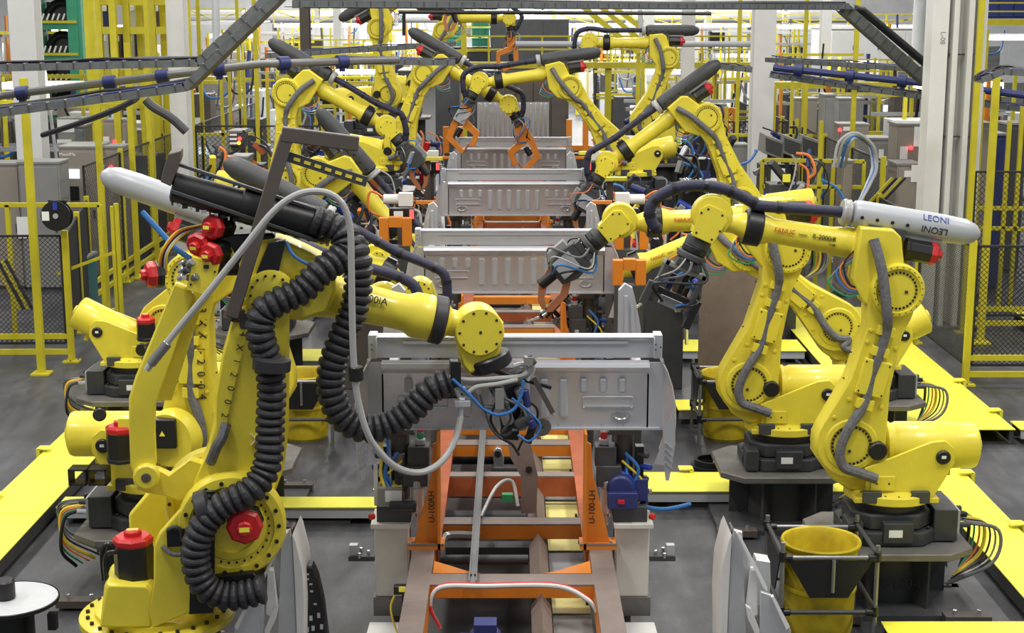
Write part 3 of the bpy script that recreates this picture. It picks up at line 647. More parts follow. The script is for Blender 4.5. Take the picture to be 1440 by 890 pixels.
        text(lett if isinstance(lett, str) else 'R-2000iB', .042, mtx(xd, up, T @ V((.62+sg*.11, cs*.092, .018))), 'ink', root, ext=.002)
        text('210F', .022, mtx(xd, up, T @ V((.62+sg*.17, cs*.094, -.02))), 'ink', root, ext=.002)
    mb = MB(T); mb.lathe([(.11, fl-.35), (.122, fl-.34), (.122, fl-.25), (.108, fl-.235)], (0, 0, 0), (1, 0, 0), 32, m='black'); mb.box((fl-.30, 0, .11), (.08, .05, .05), m='black'); mb.build('wrist_collar', root)
    mb = MB(T); mb.lathe([(.088, fl-.235), (.075, fl-.21), (.062, fl-.17), (.062, fl-.06), (.09, fl-.04)], (0, 0, 0), (1, 0, 0), 28, m='yellow')
    mb.build('wrist_neck', root)
    Wc = T @ V((fl, 0, 0)); G = FR(Wc, a5)
    if hand == 'box':
        mb = MB(G); o = [(-.10, -.06), (-.05, -.10), (.13, -.075), (.13, .075), (-.05, .10), (-.10, .06)]
        mb.prism(o, cs*.105, cs*.09, m='yellow', c=.004); mb.prism([(a*.9, b_*.9) for a, b_ in o], cs*.09, -cs*.09, m='yellow', c=.006)
        mb.lathe([(.125, -.07), (.135, -.06), (.135, .02), (.12, .04)], (-.04, 0, .0), (0, -cs, 0), 28, m='yellow')
        for a, b_ in ((-.07, .05), (-.07, -.05), (.10, .055), (.10, -.055), (-.03, .08), (.03, -.08)): mb.cyl((a, cs*.105, b_), (a, cs*.11, b_), .008, m='black', n=6)
    else:
        mb = MB(G); rr = .135 if hand == 'disc' else .11
        mb.lathe([(rr-.01, -.10), (rr, -.09), (rr, .08), (rr-.004, .085)], (0, 0, 0), (0, cs, 0), 40, m='yellow')
        mb.lathe([(rr*.92, .083), (rr*.92, .098), (rr*.90, .10)], (0, 0, 0), (0, cs, 0), 40, m='black'); mb.lathe([(rr*.98, .095), (rr*.98, .115), (rr*.95, .12)], (0, 0, 0), (0, cs, 0), 40, m='yellow')
        mb.bolts((0, cs*.12, 0), (0, cs, 0), rr*.82, 12, .008, .004); mb.bolts((0, cs*.12, 0), (0, cs, 0), .003, 1, .008, .004)
        mb.prism([(-.02, -.12), (.16, -.09), (.16, .09), (-.02, .12)], -.08, .08, m='yellow', c=.01)
    mb.build('wrist_unit', root, bevel=.003)
    mb = MB(G); mb.ccyl((.13, 0, 0), (.20, 0, 0), .085, .01, m='dark' if hand != 'disc' else 'black'); mb.build('wrist_flange', root)
    GT = G @ Matrix.Translation(V((.19, 0, 0))) @ Matrix.Rotation(PI/2, 4, 'Y')
    if gstyle is not None: gun(GT, root, gstyle)
    # --- dressing
    if dress:
        yc = cs*.02
        c0 = T @ V((.36, yc, .20)); c1 = T @ V((dback, yc, .20))
        d = (c0-c1).normalized()
        mb = MB(); Lc = (c1-c0).length
        mb.lathe([(.05, 0), (.085, .02), (.092, .06), (.092, Lc-.25), (.085, Lc-.10), (.06, Lc-.03), (.025, Lc)], c0, c1-c0, 28, m=dcol)
        mb.T = T; mb.box((-.0, yc, .13), (.5, .12, .05), m='cab'); mb.box((.12, yc+cs*.03, .12), (.25, .12, .06), m='dark')
        for q_ in range(4): mb.cyl((.30-.1*q_, yc+cs*.08, .19), (.30-.1*q_, yc+cs*.096, .19), .012, m='black', n=8)
        mb.build('hose_return_housing', root)
        mb = MB(); mb.lathe([(.075, 0), (.085, .01), (.082, .03), (.088, .045), (.08, .06)], c0, d, 16, m='clear'); mb.build('wound_tape', root)
        if dress == 'leoni':
            f_ = E.to_3x3(); xd = f_ @ V((-1, 0, 0)); up = V((0, cs, 0)).cross(xd); up = up if up.z > 0 else -up
            zt = (up*.8+V((0, cs, 0))*.6).normalized(); ut = (up*.6*-1+V((0, cs, 0))*.8); ut = -ut if ut.z < 0 else ut
            # letters lie on the round housing: upper line and lower line
            for (ph, s_, fl_) in ((38, 'LEONI', 1), (-8, 'LEONI', -1)):
                n_ = (V((0, cs, 0))*math.cos(R(ph))+up*math.sin(R(ph))).normalized(); u_ = (up*math.cos(R(ph))-V((0, cs, 0))*math.sin(R(ph))).normalized()
                text(s_, .062, mtx(xd*fl_, u_*fl_, T @ V((-.18, yc, .20))+n_*.0925), 'inkb' if fl_ == 1 else 'ink', root, ext=.002)
        pts = [T @ V((.36, yc, .20)), T @ V((.62, yc, .205)), T @ V((fl-.45, yc, .20)), T @ V((fl-.28, yc, .20)), T @ V((fl-.02, yc+cs*.04, .23)), G @ V((-.02, cs*.06, .24 if a5 < a3 else -.24)), G @ V((.14, cs*.06, .17 if a5 < a3 else -.17)), G @ V((.24, cs*.05, .08 if a5 < a3 else -.08))]
        if navy_pts: pts = [T @ V((.36, yc, .20))]+[V(p) for p in navy_pts]
        sp = spl(pts, 8); MB().tube(sp, .038, n=12, m=hosecol).build('hose_pack', root)
        for k in range(6, len(sp)-3, 9):
            MB().cyl(sp[k], sp[k]+(sp[k+1]-sp[k]).normalized()*.025, .043, m='black', n=12).build('hose_strap', root)
    # grey cable sleeve down the arm
    ys = y1+cs*.03
    pts = [E @ V((.22, cs*.2, .30)), E @ V((.14, cs*.25, .12)), L @ V((.92, cs*.27, -.04)), L @ V((.80, cs*.23, .0)), L @ V((.60, ys, .0)), L @ V((.48, ys-cs*.01, .0)), L @ V((.30, ys, .0)), L @ V((.12, ys+cs*.02, -.06)), L @ V((-.04, ys+cs*.02, -.075)), L @ V((-.14, ys+cs*.02, -.02)), V((.26, cs*.26, .50)), V((.15, cs*.26, .46))]
    MB().tube(spl(pts, 8), .034, n=10, m='hose').build('cable_sleeve', root)
    # loose coloured leads at the elbow
    for k in range(5):
        p = [E @ V((.30, cs*.10, .20-.02*k)), E @ V((.36+.02*k, cs*.14, .10-.03*k)), E @ V((.30, cs*.16, -.02-.02*k)), E @ V((.18, cs*.17, -.03))]
        MB().tube(spl(p), .006, n=6, m=['black', 'wire_o', 'bblue', 'pipe', 'wire_g'][k]).build('lead', root)
    return root, dict(J2=J2, J3=J3, E=E, T=T, G=G, L=L, W=Wc, y1=y1)

def pedestal(x, y, rz, h, label, mark=None, plate=True):
    e = empty('robot_pedestal', (x, y, 0), rz, label, 'pedestal')
    mb = MB()
    if h > .3:
        oc = [(-.50, -.30), (-.32, -.44), (.36, -.44), (.52, -.28), (.52, .28), (.36, .44), (-.32, .44), (-.50, .30)]
        mb.prism(oc, h-.05, h, m='plate', pl='xy', c=.006); mb.build('top_plate', e, smooth=0)
        mb = MB(); mb.cyl((0, 0, .04), (0, 0, h-.05), .26, m='dark', n=32)
        for a in range(6): mb.box((.30*math.cos(a*PI/3), .30*math.sin(a*PI/3), h/2-.02), (.22, .02, h-.10), rz=a*PI/3, m='dark')
        mb.build('column', e)
        if mark: text(mark, .10, mtx((-1, 0, 0), (0, 0, 1), (-.05, .32, h*.45)), 'ink', e)
    mb = MB(); mb.box((0, 0, .02), (1.1, .95, .04), m='dark')
    for sx in (-1, 1):
        for sy in (-1, 1): mb.box((sx*.42, sy*.52, .045), (.30, .10, .05), m='brown'); mb.bolts((sx*.42, sy*.52, .07), (0, 0, 1), .08, 2, .015, .03, m='steelb')
    mb.build('floor_plate', e)
    return e
def rob(label, px_x, Y, rz, h=.45, **k):
    r, d = robot(label, px_x, Y, h, R(rz), **k)
    return r, d
# the robots of the two rows (x, Y of the base axis; rz = 180 faces left)
RR = []
def place(lbl, x, Y, rz, h, a2, a3, a5, pedlabel=None, mark=None, **k):
    if pedlabel: pedestal(x, Y, R(rz), h, pedlabel, mark)
    cs = 1 if abs(rz) > 90 else -1
    RR.append(rob(lbl, x, Y, rz, h, a2=a2, a3=a3, a5=a5, cs=cs, **k)); return RR[-1]
g = local((2.553, 9.93, .45), PI)
npx = [(1075, 290), (1060, 285), (1030, 270), (1000, 262), (960, 262), (930, 274), (915, 290), (915, 308), (925, 325)]
r1, d1 = place('front right yellow robot with light grey hose housing lettered on its side, arm level', 2.553, 9.93, 180, .45, -13.5, 9.5, -66, 'dark robot pedestal lettered X-120-07 under the front right robot', mark='X-120-07',
      dress='leoni', gstyle=1, bal=0, navy_pts=[g(px, py, .05) for px, py in npx], fore=1.26)
place('yellow robot behind the front right robot, with a low level forearm', 2.13, 11.6, 180, .45, -14, -2, -40, 'dark robot pedestal behind the yellow bin with black funnel', bal=0, gstyle=0, dress=None)
place('far right yellow robot leaning its lower arm hard toward the line, beside the wide cover', 3.26, 13.75, 180, .45, 50, -22, -45, 'grey robot pedestal with cable panel beside the wide yellow cover', bal=-25, gstyle=1, dress=None)
place('tall right robot with raised elbow and dark blue hose arching down to the third panel', 3.02, 18.1, 180, 1.05, 24, -36, -60, 'tall pedestal under the right robot with raised elbow', gstyle=0, bal=-8, lett=False, dcol='dark')
place('far right robot reaching left over the line with a blue hose along its forearm', 1.78, 22.0, 180, 1.33, 37, -8, -60, 'tall pedestal near the fourth panel on the right', gstyle=2, bal=-15, lett=False, dcol='dark')
place('farthest right robot with level forearm in front of the yellow platform', 2.45, 25.0, 180, 1.5, -20, 0, -50, 'tall pedestal of the farthest right robot', gstyle=0, lett=False, dcol='dark')
# left row
place('left robot behind the large one, balancer cylinder over the cover, lower arm lettered 12004', -2.48, 10.2, 0, .45, 2, -20, -60, 'dark robot pedestal with octagonal top plate behind the large left robot', bal=0, gstyle=None, dress='capsule', hubless=True, dback=-.80)
place('left robot with tilted balancer cylinder standing by the aisle at mid distance', -3.5, 13.9, 0, .45, 40, -22, -50, 'dark robot pedestal at mid distance on the left', bal=-28, gstyle=1, dress=None)
place('left robot hidden behind the large arm, wrist over the left bin', -2.23, 11.7, 0, .45, -2, -28, -60, 'dark robot pedestal behind the large left arm', gstyle=0, lett=False, dcol='dark', hand='cyl')
place('left robot with dark blue hose, arm angled down to the second panel', -2.70, 16.3, 0, .55, 18, -50, -60, 'pedestal of the left robot with red motor caps', gstyle=2, lett=False, dcol='dark')
place('left robot with forearm swung high behind the brown square frame', -3.1, 19.0, 0, 1.2, 2, -30, -50, 'tall pedestal behind the brown square frame on the left', gstyle=0, lett=False, dcol='dark')
place('far left robot with round bolted wrist beside an orange weld gun', -1.95, 22.5, 0, 1.35, 20, -30, -60, 'tall pedestal of the far left robot', gstyle=2, hand='disc', lett=False, dcol='dark', bal=-10)
place('farthest left robot with raised forearm below the white columns', -2.35, 25.5, 0, 1.9, -8, 28, -70, 'tall pedestal of the farthest left robot', gstyle=0, lett=False, dcol='dark', bal=4)
place('far left robot reaching right toward the yellow stair with level forearm', -2.1, 30.0, 0, 1.9, 25, 0, -80, 'tall pedestal by the yellow stair', gstyle=2, lett=False, dcol='dark', hand='disc')
# ================================================================== the large robot in the left foreground
BL = V((-2.09, 8.5, 0)); BA = R(8)
big = empty('welding_robot', BL, BA, 'large yellow foreground robot with black corrugated hoses and a round bolted wrist', 'robot')
gb = local(BL, BA)
pedestal(-2.09, 8.5, BA, .28, 'low dark plinth under the large foreground robot', plate=False)
def poly(pts, y): 
    q = [gb(a, b_, y) for a, b_ in pts]; return [(p.x, p.z) for p in q]
def plate(mb, pts, y0, y1, m='yellow', c=.008): return mb.prism(poly(pts, (y0)), y0, y1, m=m, c=c)
def corr(pts, r, m='rubber', step=.050, name='corrugated_hose', par=None, n=16, k=10):
    sp = resample(spl(pts, k), step/4); rs = []
    for i in range(len(sp)): rs.append(r*(.78, 1, 1.02, .96)[i % 4])
    return MB().tube(sp, rs, n=n, m=m).build(name, par if par else big, smooth=20)
# base and turntable
mb = MB(); mb.cyl((0, 0, .28), (0, 0, .44), .36, m='cast', n=40); mb.build('base_casting', big)
mb = MB(); mb.lathe([(.38, .42), (.45, .43), (.45, .465), (.43, .475), (.36, .48), (.36, .51), (.34, .52), (.2, .52)], (0, 0, 0), (0, 0, 1), 56, m='yellow'); mb.bolts((0, 0, .475), (0, 0, 1), .40, 26, .012, .02); 
mb.build('turntable', big)
mb = MB()
plate(mb, [(146, 826), (150, 821), (208, 823), (214, 829), (214, 884), (140, 884)], -.36, -.02, c=.02)
mb.build('motor_shroud', big, bevel=.004)
mb = MB()
plate(mb, [(216, 768), (224, 750), (240, 732), (258, 712), (273, 694), (276, 720), (268, 862), (214, 884), (209, 860), (216, 820)], -.36, -.30, c=.01)
plate(mb, [(268, 700), (276, 694), (300, 690), (300, 770), (290, 862), (264, 864)], -.32, -.05, c=.006)
plate(mb, [(181, 726), (210, 691), (250, 672), (268, 690), (250, 722), (228, 745), (222, 768), (183, 770)], .22, .30, c=.01)
mb.build('shoulder_bracket', big, bevel=.004)
mb = MB(); plate(mb, [(274, 692), (302, 690), (302, 790), (300, 862), (266, 864), (268, 780)], -.42, -.40, m='black', c=.002); mb.bolts(gb(281, 698, -.42), (0, -1, 0), .001, 1, .008, .006, m='pipe'); mb.bolts(gb(294, 697, -.42), (0, -1, 0), .001, 1, .008, .006, m='pipe')
plate(mb, [(300, 812), (356, 806), (372, 820), (368, 838), (305, 842)], -.42, -.12, m='black', c=.004)
mb.build('hose_guide_plate', big)
mb = MB(); plate(mb, [(300, 790), (395, 772), (400, 800), (330, 842), (268, 870), (262, 840)], -.20, .10, c=.02); mb.build('turret_body', big, bevel=.004)
c = gb(190, 820, -.20)
motor(c, (0, 0, 1), .112, .24, big)
mb = MB(); mb.tube(spl([gb(163, 772, -.2), gb(150, 766, -.2), gb(144, 780, -.2), gb(146, 815, -.2)]), .016, m='black'); mb.tube(spl([gb(165, 776, -.25), gb(152, 778, -.25), gb(148, 790, -.25), gb(150, 815, -.25)]), .014, m='black'); mb.build('motor_cable', big)
mb = MB(); mb.tube(spl([gb(236, 745, -.37), gb(246, 741, -.38), gb(254, 746, -.38), gb(256, 760, -.37)]), .012, m='dark'); mb.tube(spl([gb(228, 768, -.37), gb(240, 778, -.39), gb(252, 780, -.39), gb(266, 776, -.37)]), .013, m='hose'); mb.box(gb(245, 756, -.365), (.08, .02, .10), m='black')
mb.build('cable_entry', big)
# shoulder discs
J = gb(329, 713, 0)
mb = MB()
mb.lathe([(.30, -.05), (.305, .0), (.305, .06), (.29, .085), (.24, .09), (.235, .075), (.20, .07), (.19, .085), (.15, .09), (.14, .07)], (J.x, -.28, J.z), (0, -1, 0), 64, m='yellow')
mb.bolts((J.x, -.37, J.z), (0, -1, 0), .265, 18, .012, .012); mb.bolts((J.x, -.36, J.z), (0, -1, 0), .21, 30, .007, .008)
mb.build('shoulder_disc', big)
Jb = gb(306, 694, .22)
mb = MB(); mb.lathe([(.29, -.05), (.31, .0), (.31, .10), (.29, .12), (.25, .12), (.24, .10), (.18, .10)], (Jb.x, .18, Jb.z), (0, -1, 0), 56, m='yellow'); mb.bolts((Jb.x, .06, Jb.z), (0, -1, 0), .27, 18, .011, .012); mb.build('rear_disc', big)
mb = MB(); mb.cyl((J.x, -.25, J.z), (J.x, .15, J.z), .22, m='yellow', n=40); mb.build('shoulder_axle', big)
motor(gb(345, 730, -.36), (0, -1, 0), .10, .10, big)
# crank and parallel link
pc = gb(207, 667, -.16); 
mb = MB(); plate(mb, [(190, 655), (205, 650), (225, 655), (240, 662), (270, 640), (292, 648), (285, 690), (255, 700), (232, 692), (208, 688), (193, 682)], -.10, -.18, c=.01); mb.ccyl((pc.x, -.17, pc.z), (pc.x, -.225, pc.z), .075, .012, m='yellow'); mb.ccyl((pc.x, -.22, pc.z), (pc.x, -.232, pc.z), .028, .004, m='brown')
mb.build('crank_arm', big, bevel=.003)
lk = [(246, 398), (262, 404), (272, 414), (268, 428), (218, 572), (217, 612), (219, 655), (205, 672), (190, 672), (183, 655), (181, 600), (181, 560), (190, 530)]
mb = MB(); plate(mb, lk, -.18, -.09, c=.012); plate(mb, [(x+16, y+4) for x, y in [(246, 398), (262, 404), (272, 414), (225, 560), (205, 560)]], -.09, -.0, c=.01); mb.build('parallel_link', big, bevel=.004)
mb = MB(); plate(mb, [(271, 360), (309, 372), (299, 419), (262, 408)], -.26, -.16, c=.006); mb.box(gb(290, 375, -.265), (.03, .01, .02), m='black')
for a in ((268, 400), (296, 412), (302, 382)): mb.bolts(gb(*a, -.262), (0, -1, 0), .001, 1, .006, .005)
mb.build('valve_cover', big)
mb = MB()
for k in range(12): a = gb(252+(k % 4)*6, 372+(k//4)*10, -.2-.02*(k % 3)); mb.ccyl(a, a+V((.03, -.03, .02)), .012+.004*(k % 3), .003, n=10, m=['steelb', 'dark', 'cab', 'pipe'][k % 4])
mb.build('valve_cluster', big)
# lower arm
la = [(331, 436), (340, 418), (360, 408), (396, 412), (407, 436), (407, 520), (406, 610), (399, 660), (388, 690), (350, 730), (300, 740), (268, 715), (272, 680), (290, 640), (300, 600), (302, 560), (312, 500)]
mb = MB(); plate(mb, la, -.24, .06, c=.02); plate(mb, [(331, 440), (345, 430), (352, 450), (336, 520), (322, 580), (316, 622), (304, 622), (304, 560), (314, 500)], -.255, -.235, c=.004)
mb.build('lower_arm', big, bevel=.006)
mb = MB(); o = rrect(0, 0, .05, .09, .022); n = len(o); cc = gb(343, 452, -.258); mb.add([(cc.x+p[0], cc.y, cc.z+p[1]) for p in o], [tuple(range(n))], 'dark'); mb.build('recess', big, smooth=0)
uv_ = (gb(345, 440, -.26)-gb(312, 580, -.26)).normalized(); rv = V((-uv_.z, 0, uv_.x)) if False else V((uv_.z, 0, -uv_.x))
for i, ch in enumerate('4X12002'):
    text(ch, .055, mtx(-uv_, rv, gb(341-i*4.2, 470+i*19, -.262)), 'ink', big)
for i in (-1, 1):
    a = gb(360, 618, -.247); MB().bar(a+V((-.03, 0, -.035*i)), a+V((.03, 0, .035*i)), .02, .004, m='cream').build('tape_cross', big, smooth=0)
tag_ = MB().tube(spl([gb(318, 596, -.26), gb(312, 615, -.30), (gb(304, 630, -.30)), gb(296, 650, -.26)]), .03, m='hose').build('cable_sleeve', big)
# elbow
mb = MB(); plate(mb, [(336, 372), (352, 340), (392, 336), (430, 352), (470, 372), (474, 410), (462, 440), (425, 452), (392, 448), (350, 432), (338, 410)], -.20, .10, c=.02); mb.build('elbow_housing', big, bevel=.006)
mb = MB(); plate(mb, [(378, 342), (402, 338), (386, 408), (356, 398), (362, 380)], -.26, -.2, m='black', c=.004); mb.build('elbow_band', big)
mb = MB(); e1 = gb(420, 450, -.2); mb.lathe([(.13, 0), (.14, .01), (.14, .06), (.12, .07)], e1+V((-.15, .0, .16)), (0, -1, 0), 32, m='yellow'); mb.bolts(e1+V((-.15, -.07, .16)), (0, -1, 0), .11, 14, .008, .01); mb.build('elbow_joint', big)
motor(gb(292, 335, -.1), (gb(270, 350, -.25)-gb(292, 335, -.1)), .07, .08, big); motor(gb(312, 352, -.12), (gb(285, 362, -.3)-gb(312, 352, -.12)), .07, .10, big); motor(gb(318, 318, -.1), (gb(290, 320, -.25)-gb(318, 318, -.1)), .07, .10, big)
motor(gb(228, 385, -.08), (-1, -.35, 0), .075, .04, big)
mb = MB(); mb.box(gb(335, 350, -.05), (.42, .2, .20), m='black'); mb.box(gb(320, 372, -.02), (.3, .2, .1), m='black'); warn(mb, gb(325, 355, -.16), (0, -1, 0), .03); mb.build('motor_cluster', big, bevel=.02)
# forearm
w0 = gb(400, 402, -.05); w1 = gb(672, 462, -.05); fd = (w1-w0).normalized(); Lf = (w1-w0).length
mb = MB(); mb.lathe([(.15, .05), (.165, .07), (.165, .14), (.14, .16), (.12, .30), (.106, Lf*.55), (.108, Lf*.62), (.132, Lf*.66), (.135, Lf*.74), (.128, Lf*.76)], w0, fd, 40, m='yellow'); mb.build('forearm', big)
mb = MB(); mb.lathe([(.13, Lf*.755), (.142, Lf*.765), (.142, Lf*.815), (.13, Lf*.825)], w0, fd, 36, m='rubber'); mb.build('wrist_collar', big)
mb = MB(); mb.lathe([(.115, Lf*.82), (.08, Lf*.85), (.075, Lf*.90), (.10, Lf*.94)], w0, fd, 28, m='yellow'); mb.build('wrist_neck', big)
upf = V((-fd.z, 0, fd.x))
text('M-900iA', .060, mtx(fd, upf, gb(520, 420, -.170)+V((0, 0.0, 0))), 'ink', big, ext=.004)
wc = gb(672, 462, -.05); gd = (gb(700, 540, -.05)-wc).normalized()
mb = MB(); mb.lathe([(.13, -.12), (.142, -.10), (.142, .06), (.138, .07)], wc, (0, -1, 0), 44, m='yellow'); mb.lathe([(.136, .066), (.136, .082)], wc, (0, -1, 0), 44, m='black'); mb.lathe([(.142, .08), (.142, .10), (.136, .112)], wc, (0, -1, 0), 44, m='yellow')
mb.bolts(wc+V((0, -.112, 0)), (0, -1, 0), .118, 10, .009, .004); mb.bolts(wc+V((0, -.112, 0)), (0, -1, 0), .003, 1, .010, .004)
mb.prism(poly([(636, 455), (650, 470), (706, 450), (702, 490), (690, 512), (658, 522), (648, 510)], -.05), -.13, .05, m='yellow', c=.015)
mb.build('wrist_unit', big, bevel=.003)
mb = MB(); mb.ccyl(wc+gd*.17, wc+gd*.25, .13, .01, m='black'); mb.build('wrist_flange', big)
zax = gd; Tg = mtx(V((0, -1, 0)).cross(gd)*-1, V((0, -1, 0)), wc+gd*.24)
Tg = Matrix.Translation(wc+gd*.24) @ gd.to_track_quat('Z', 'Y').to_matrix().to_4x4() @ Matrix.Rotation(.9, 4, 'Z')
# rivet / weld gun of the large robot: carrier plate, cylinders, long pin, valve, hoses
mb = MB(); mb.box(gb(712, 536, -.05), (.22, .14, .05), rot=Matrix.Rotation(R(32), 3, 'Y').inverted(), m='dark'); mb.bar(gb(690, 520, -.1), gb(775, 545, -.12), .03, .02, m='black')
mb.bar(gb(750, 530, -.14), gb(777, 580, -.14), .03, .03, m='brown'); mb.ccyl(gb(772, 570, -.14), gb(779, 584, -.14), .010, .002, n=8, m='steelb')
mb.bar(gb(722, 540, -.05), gb(716, 616, -.05), .10, .08, m='black'); mb.bar(gb(700, 540, -.05), gb(708, 612, -.08), .02, .02, m='dark'); mb.bar(gb(752, 590, -.1), gb(742, 622, -.1), .04, .04, m='black')
mb.bar(gb(705, 610, -.1), gb(738, 585, -.1), .05, .03, m='dark')
mb.build('gun_frame', big, bevel=.004)
mb = MB(); mb.ccyl(gb(700, 545, -.12), gb(716, 596, -.12), .035, .006, m='lgrey'); mb.ccyl(gb(728, 545, -.12), gb(748, 592, -.12), .03, .006, m='steelb'); mb.ccyl(gb(738, 548, -.16), gb(742, 572, -.16), .022, .004, m='dblue'); mb.ccyl(gb(746, 590, -.2), gb(752, 600, -.2), .03, .004, m='dblue')
mb.ccyl(gb(725, 600, -.16), gb(748, 585, -.16), .035, .006, m='dark'); mb.box(gb(702, 560, -.2), (.05, .04, .12), m='cab')
mb.build('gun_cylinders', big)
mb = MB(); o_ = gb(762, 600, -.1); mb.ccyl(o_, o_+V((0, -.012, 0)), .055, .003, m='plate'); mb.build('tag_disc', big)
text('2', .03, mtx((.2, 0, -1), (1, 0, .2), o_+V((0, -.014, 0))), 'ink', big)
hs = [([(632, 538), (650, 545), (672, 541), (700, 538), (730, 532), (742, 520), (735, 512), (722, 515)], .016, 'clear'), ([(632, 530), (660, 534), (700, 532), (735, 528), (748, 516), (743, 505)], .014, 'clear'), ([(640, 545), (650, 560), (668, 545), (700, 540), (728, 534)], .014, 'clear'),
      ([(636, 533), (660, 555), (680, 575), (700, 583), (722, 576), (733, 555), (736, 535)], .010, 'bblue'), ([(664, 548), (676, 570), (700, 572), (716, 570)], .014, 'pipe'), ([(744, 502), (750, 520), (742, 535), (748, 525)], .012, 'clear'),
      ([(700, 560), (690, 590), (705, 615), (720, 625), (730, 640)], .008, 'black'), ([(720, 560), (745, 580), (760, 600), (745, 620), (728, 612)], .007, 'bblue'), ([(735, 560), (755, 575), (752, 600), (735, 620), (728, 635)], .007, 'black'), ([(690, 545), (710, 560), (735, 575), (740, 600), (720, 605)], .009, 'hose'), ([(700, 550), (718, 585), (708, 605)], .009, 'dark'), ([(675, 555), (690, 600), (706, 618)], .007, 'dark'), ([(742, 560), (730, 590), (716, 610), (700, 612)], .009, 'dark')]
for k, (p, r, m_) in enumerate(hs): MB().tube(spl([gb(a, b_, -.16-.02*(k % 4)) for a, b_ in p]), r, n=8, m=m_).build('gun_hose', big)
mb = MB(); mb.box(gb(743, 507, -.2), (.05, .05, .05), m='cab'); mb.ccyl(gb(743, 500, -.2), gb(752, 512, -.2), .018, .003, m='dark'); mb.build('hose_bracket', big, bevel=.004); mb = MB(); mb.box(gb(640, 525, -.16), (.06, .09, .16), m='black'); mb.box(gb(635, 550, -.14), (.12, .08, .07), m='black'); mb.box(gb(648, 548, -.2), (.05, .02, .04), m='lgrey'); mb.build('hose_bracket', big, bevel=.005)
mb = MB(); mb.box(gb(650, 567, -.22), (.09, .05, .03), m='lgrey'); mb.ccyl(gb(650, 560, -.22), gb(647, 585, -.22), .018, .003, m='lgrey'); mb.build('hose_coupling', big)
# corrugated hoses
h1 = [(372, 828), (345, 836), (316, 838), (290, 826), (277, 800), (276, 765), (292, 730), (322, 706), (352, 690), (372, 664), (379, 630), (380, 590), (382, 545), (376, 505), (366, 470), (370, 440), (392, 424), (424, 408), (448, 385), (470, 368), (488, 352), (484, 328), (466, 318)]
yy = [-.48]*9+[-.44, -.42, -.40, -.40, -.40, -.42, -.42, -.42, -.40, -.38, -.34, -.30, -.26, -.22]
corr([gb(a, b_, y) for (a, b_), y in zip(h1, yy)], .082)
h2 = [(440, 308), (465, 318), (488, 336), (502, 362), (504, 400), (496, 440), (480, 478), (467, 515), (466, 552), (480, 585), (508, 602), (545, 598), (580, 575), (606, 548), (634, 536)]
corr([gb(a, b_, -.30 if k > 2 else -.24) for k, (a, b_) in enumerate(h2)], .082)
for a, b_, d in ((287, 715, (1, 0, .3)), (382, 512, (.1, 0, 1))):
    c = gb(a, b_, -.44); MB().lathe([(.085, -.04), (.105, -.03), (.105, .03), (.085, .04)], c, d, 20, m='rubber').build('hose_band', big)
# black hose return housing with rails
p0 = gb(242, 262, -.16); p1 = gb(345, 284, -.16); p2 = gb(468, 322, -.16)
mb = MB(); d = p2-p0; Lx = d.length; mb.lathe([(.06, 0), (.085, .01), (.085, Lx*.42), (.10, Lx*.43), (.10, Lx*.96), (.09, Lx)], p0, d, 32, m='black'); 
mb.build('hose_return_tube', big)
mb = MB(); mb.bar(gb(248, 230, -.2), gb(466, 302, -.2), .045, .018, m='dark'); mb.bar(gb(240, 268, -.24), gb(445, 338, -.24), .045, .02, m='dark'); mb.build('guide_rail', big, bevel=.003)
mb = MB(); plate(mb, [(237, 216), (254, 212), (254, 224), (240, 262), (226, 256), (229, 240)], -.26, -.06, m='brown', c=.006); mb.build('end_plate', big)
mb = MB()
for k in range(26):
    t = k/26; a = p0+d*t+V((0, -.03, -.09)); mb.box(a, (.01+.01*(k % 3), .02, .02), m='steelb' if k % 2 else 'dark')
mb.build('link_chain', big)
# brown square-tube frame
fb = MB(); fb.bar(gb(326, 445, -.32), gb(404, 190, -.32), .075, .075, up=(0, 1, 0), m='brown'); fb.build('support_frame', big, bevel=.006)
fb = MB(); fb.bar(gb(396, 188, -.32), gb(504, 202, -.32), .08, .08, up=(0, 1, 0), m='brown'); fb.build('support_frame', big, bevel=.006)
fb = MB(); fb.bar(gb(322, 440, -.3), gb(362, 445, -.1), .08, .07, up=(0, 1, 0), m='brown'); fb.build('support_frame', big, bevel=.006)
fb = MB(); a = gb(404, 220, -.32); b2 = gb(516, 256, -.32); fb.bar(a, b2, .055, .006, up=(0, 1, 0), m='dark'); fb.bar(a+V((0, .02, .024)), b2+V((0, .02, .024)), .006, .04, up=(0, 1, 0), m='dark')
fb.build('slotted_bar', big)
for k in range(7):
    cpt = a+(b2-a)*(.12+.13*k)+V((0, -.005, 0)); hh = MB(); hh.bar(cpt-(b2-a).normalized()*.018, cpt+(b2-a).normalized()*.018, .018, .003, up=(0, 1, 0), m='yellow'); hh.build('slot', big, smooth=0)
# loose grey hose swinging over the arm
gp = [(206, 520), (244, 470), (292, 412), (340, 352), (385, 297), (420, 273), (455, 270), (480, 285), (492, 318), (494, 370), (495, 430), (497, 500), (503, 560), (522, 620), (556, 656), (592, 664), (622, 648), (640, 618), (648, 585)]
MB().tube(spl([gb(a, b_, -.58+(.36*max(0, k-13)/5)) for k, (a, b_) in enumerate(gp)]), .019, n=10, m='clear').build('loose_hose', big)
MB().tube(spl([gb(a, b_, -.54+(.32*max(0, k-13)/5)) for k, (a, b_) in enumerate(gp) if k > 12]), .016, n=10, m='clear').build('loose_hose', big)
mb = MB(); c0 = gb(236, 482, -.58); c1 = gb(212, 512, -.58); mb.ccyl(c0, c1, .026, .004, m='pipe'); c0 = gb(500, 515, -.57); c1 = gb(501, 535, -.57); mb.ccyl(c0, c1, .04, .005, m='black'); mb.build('hose_fitting', big)
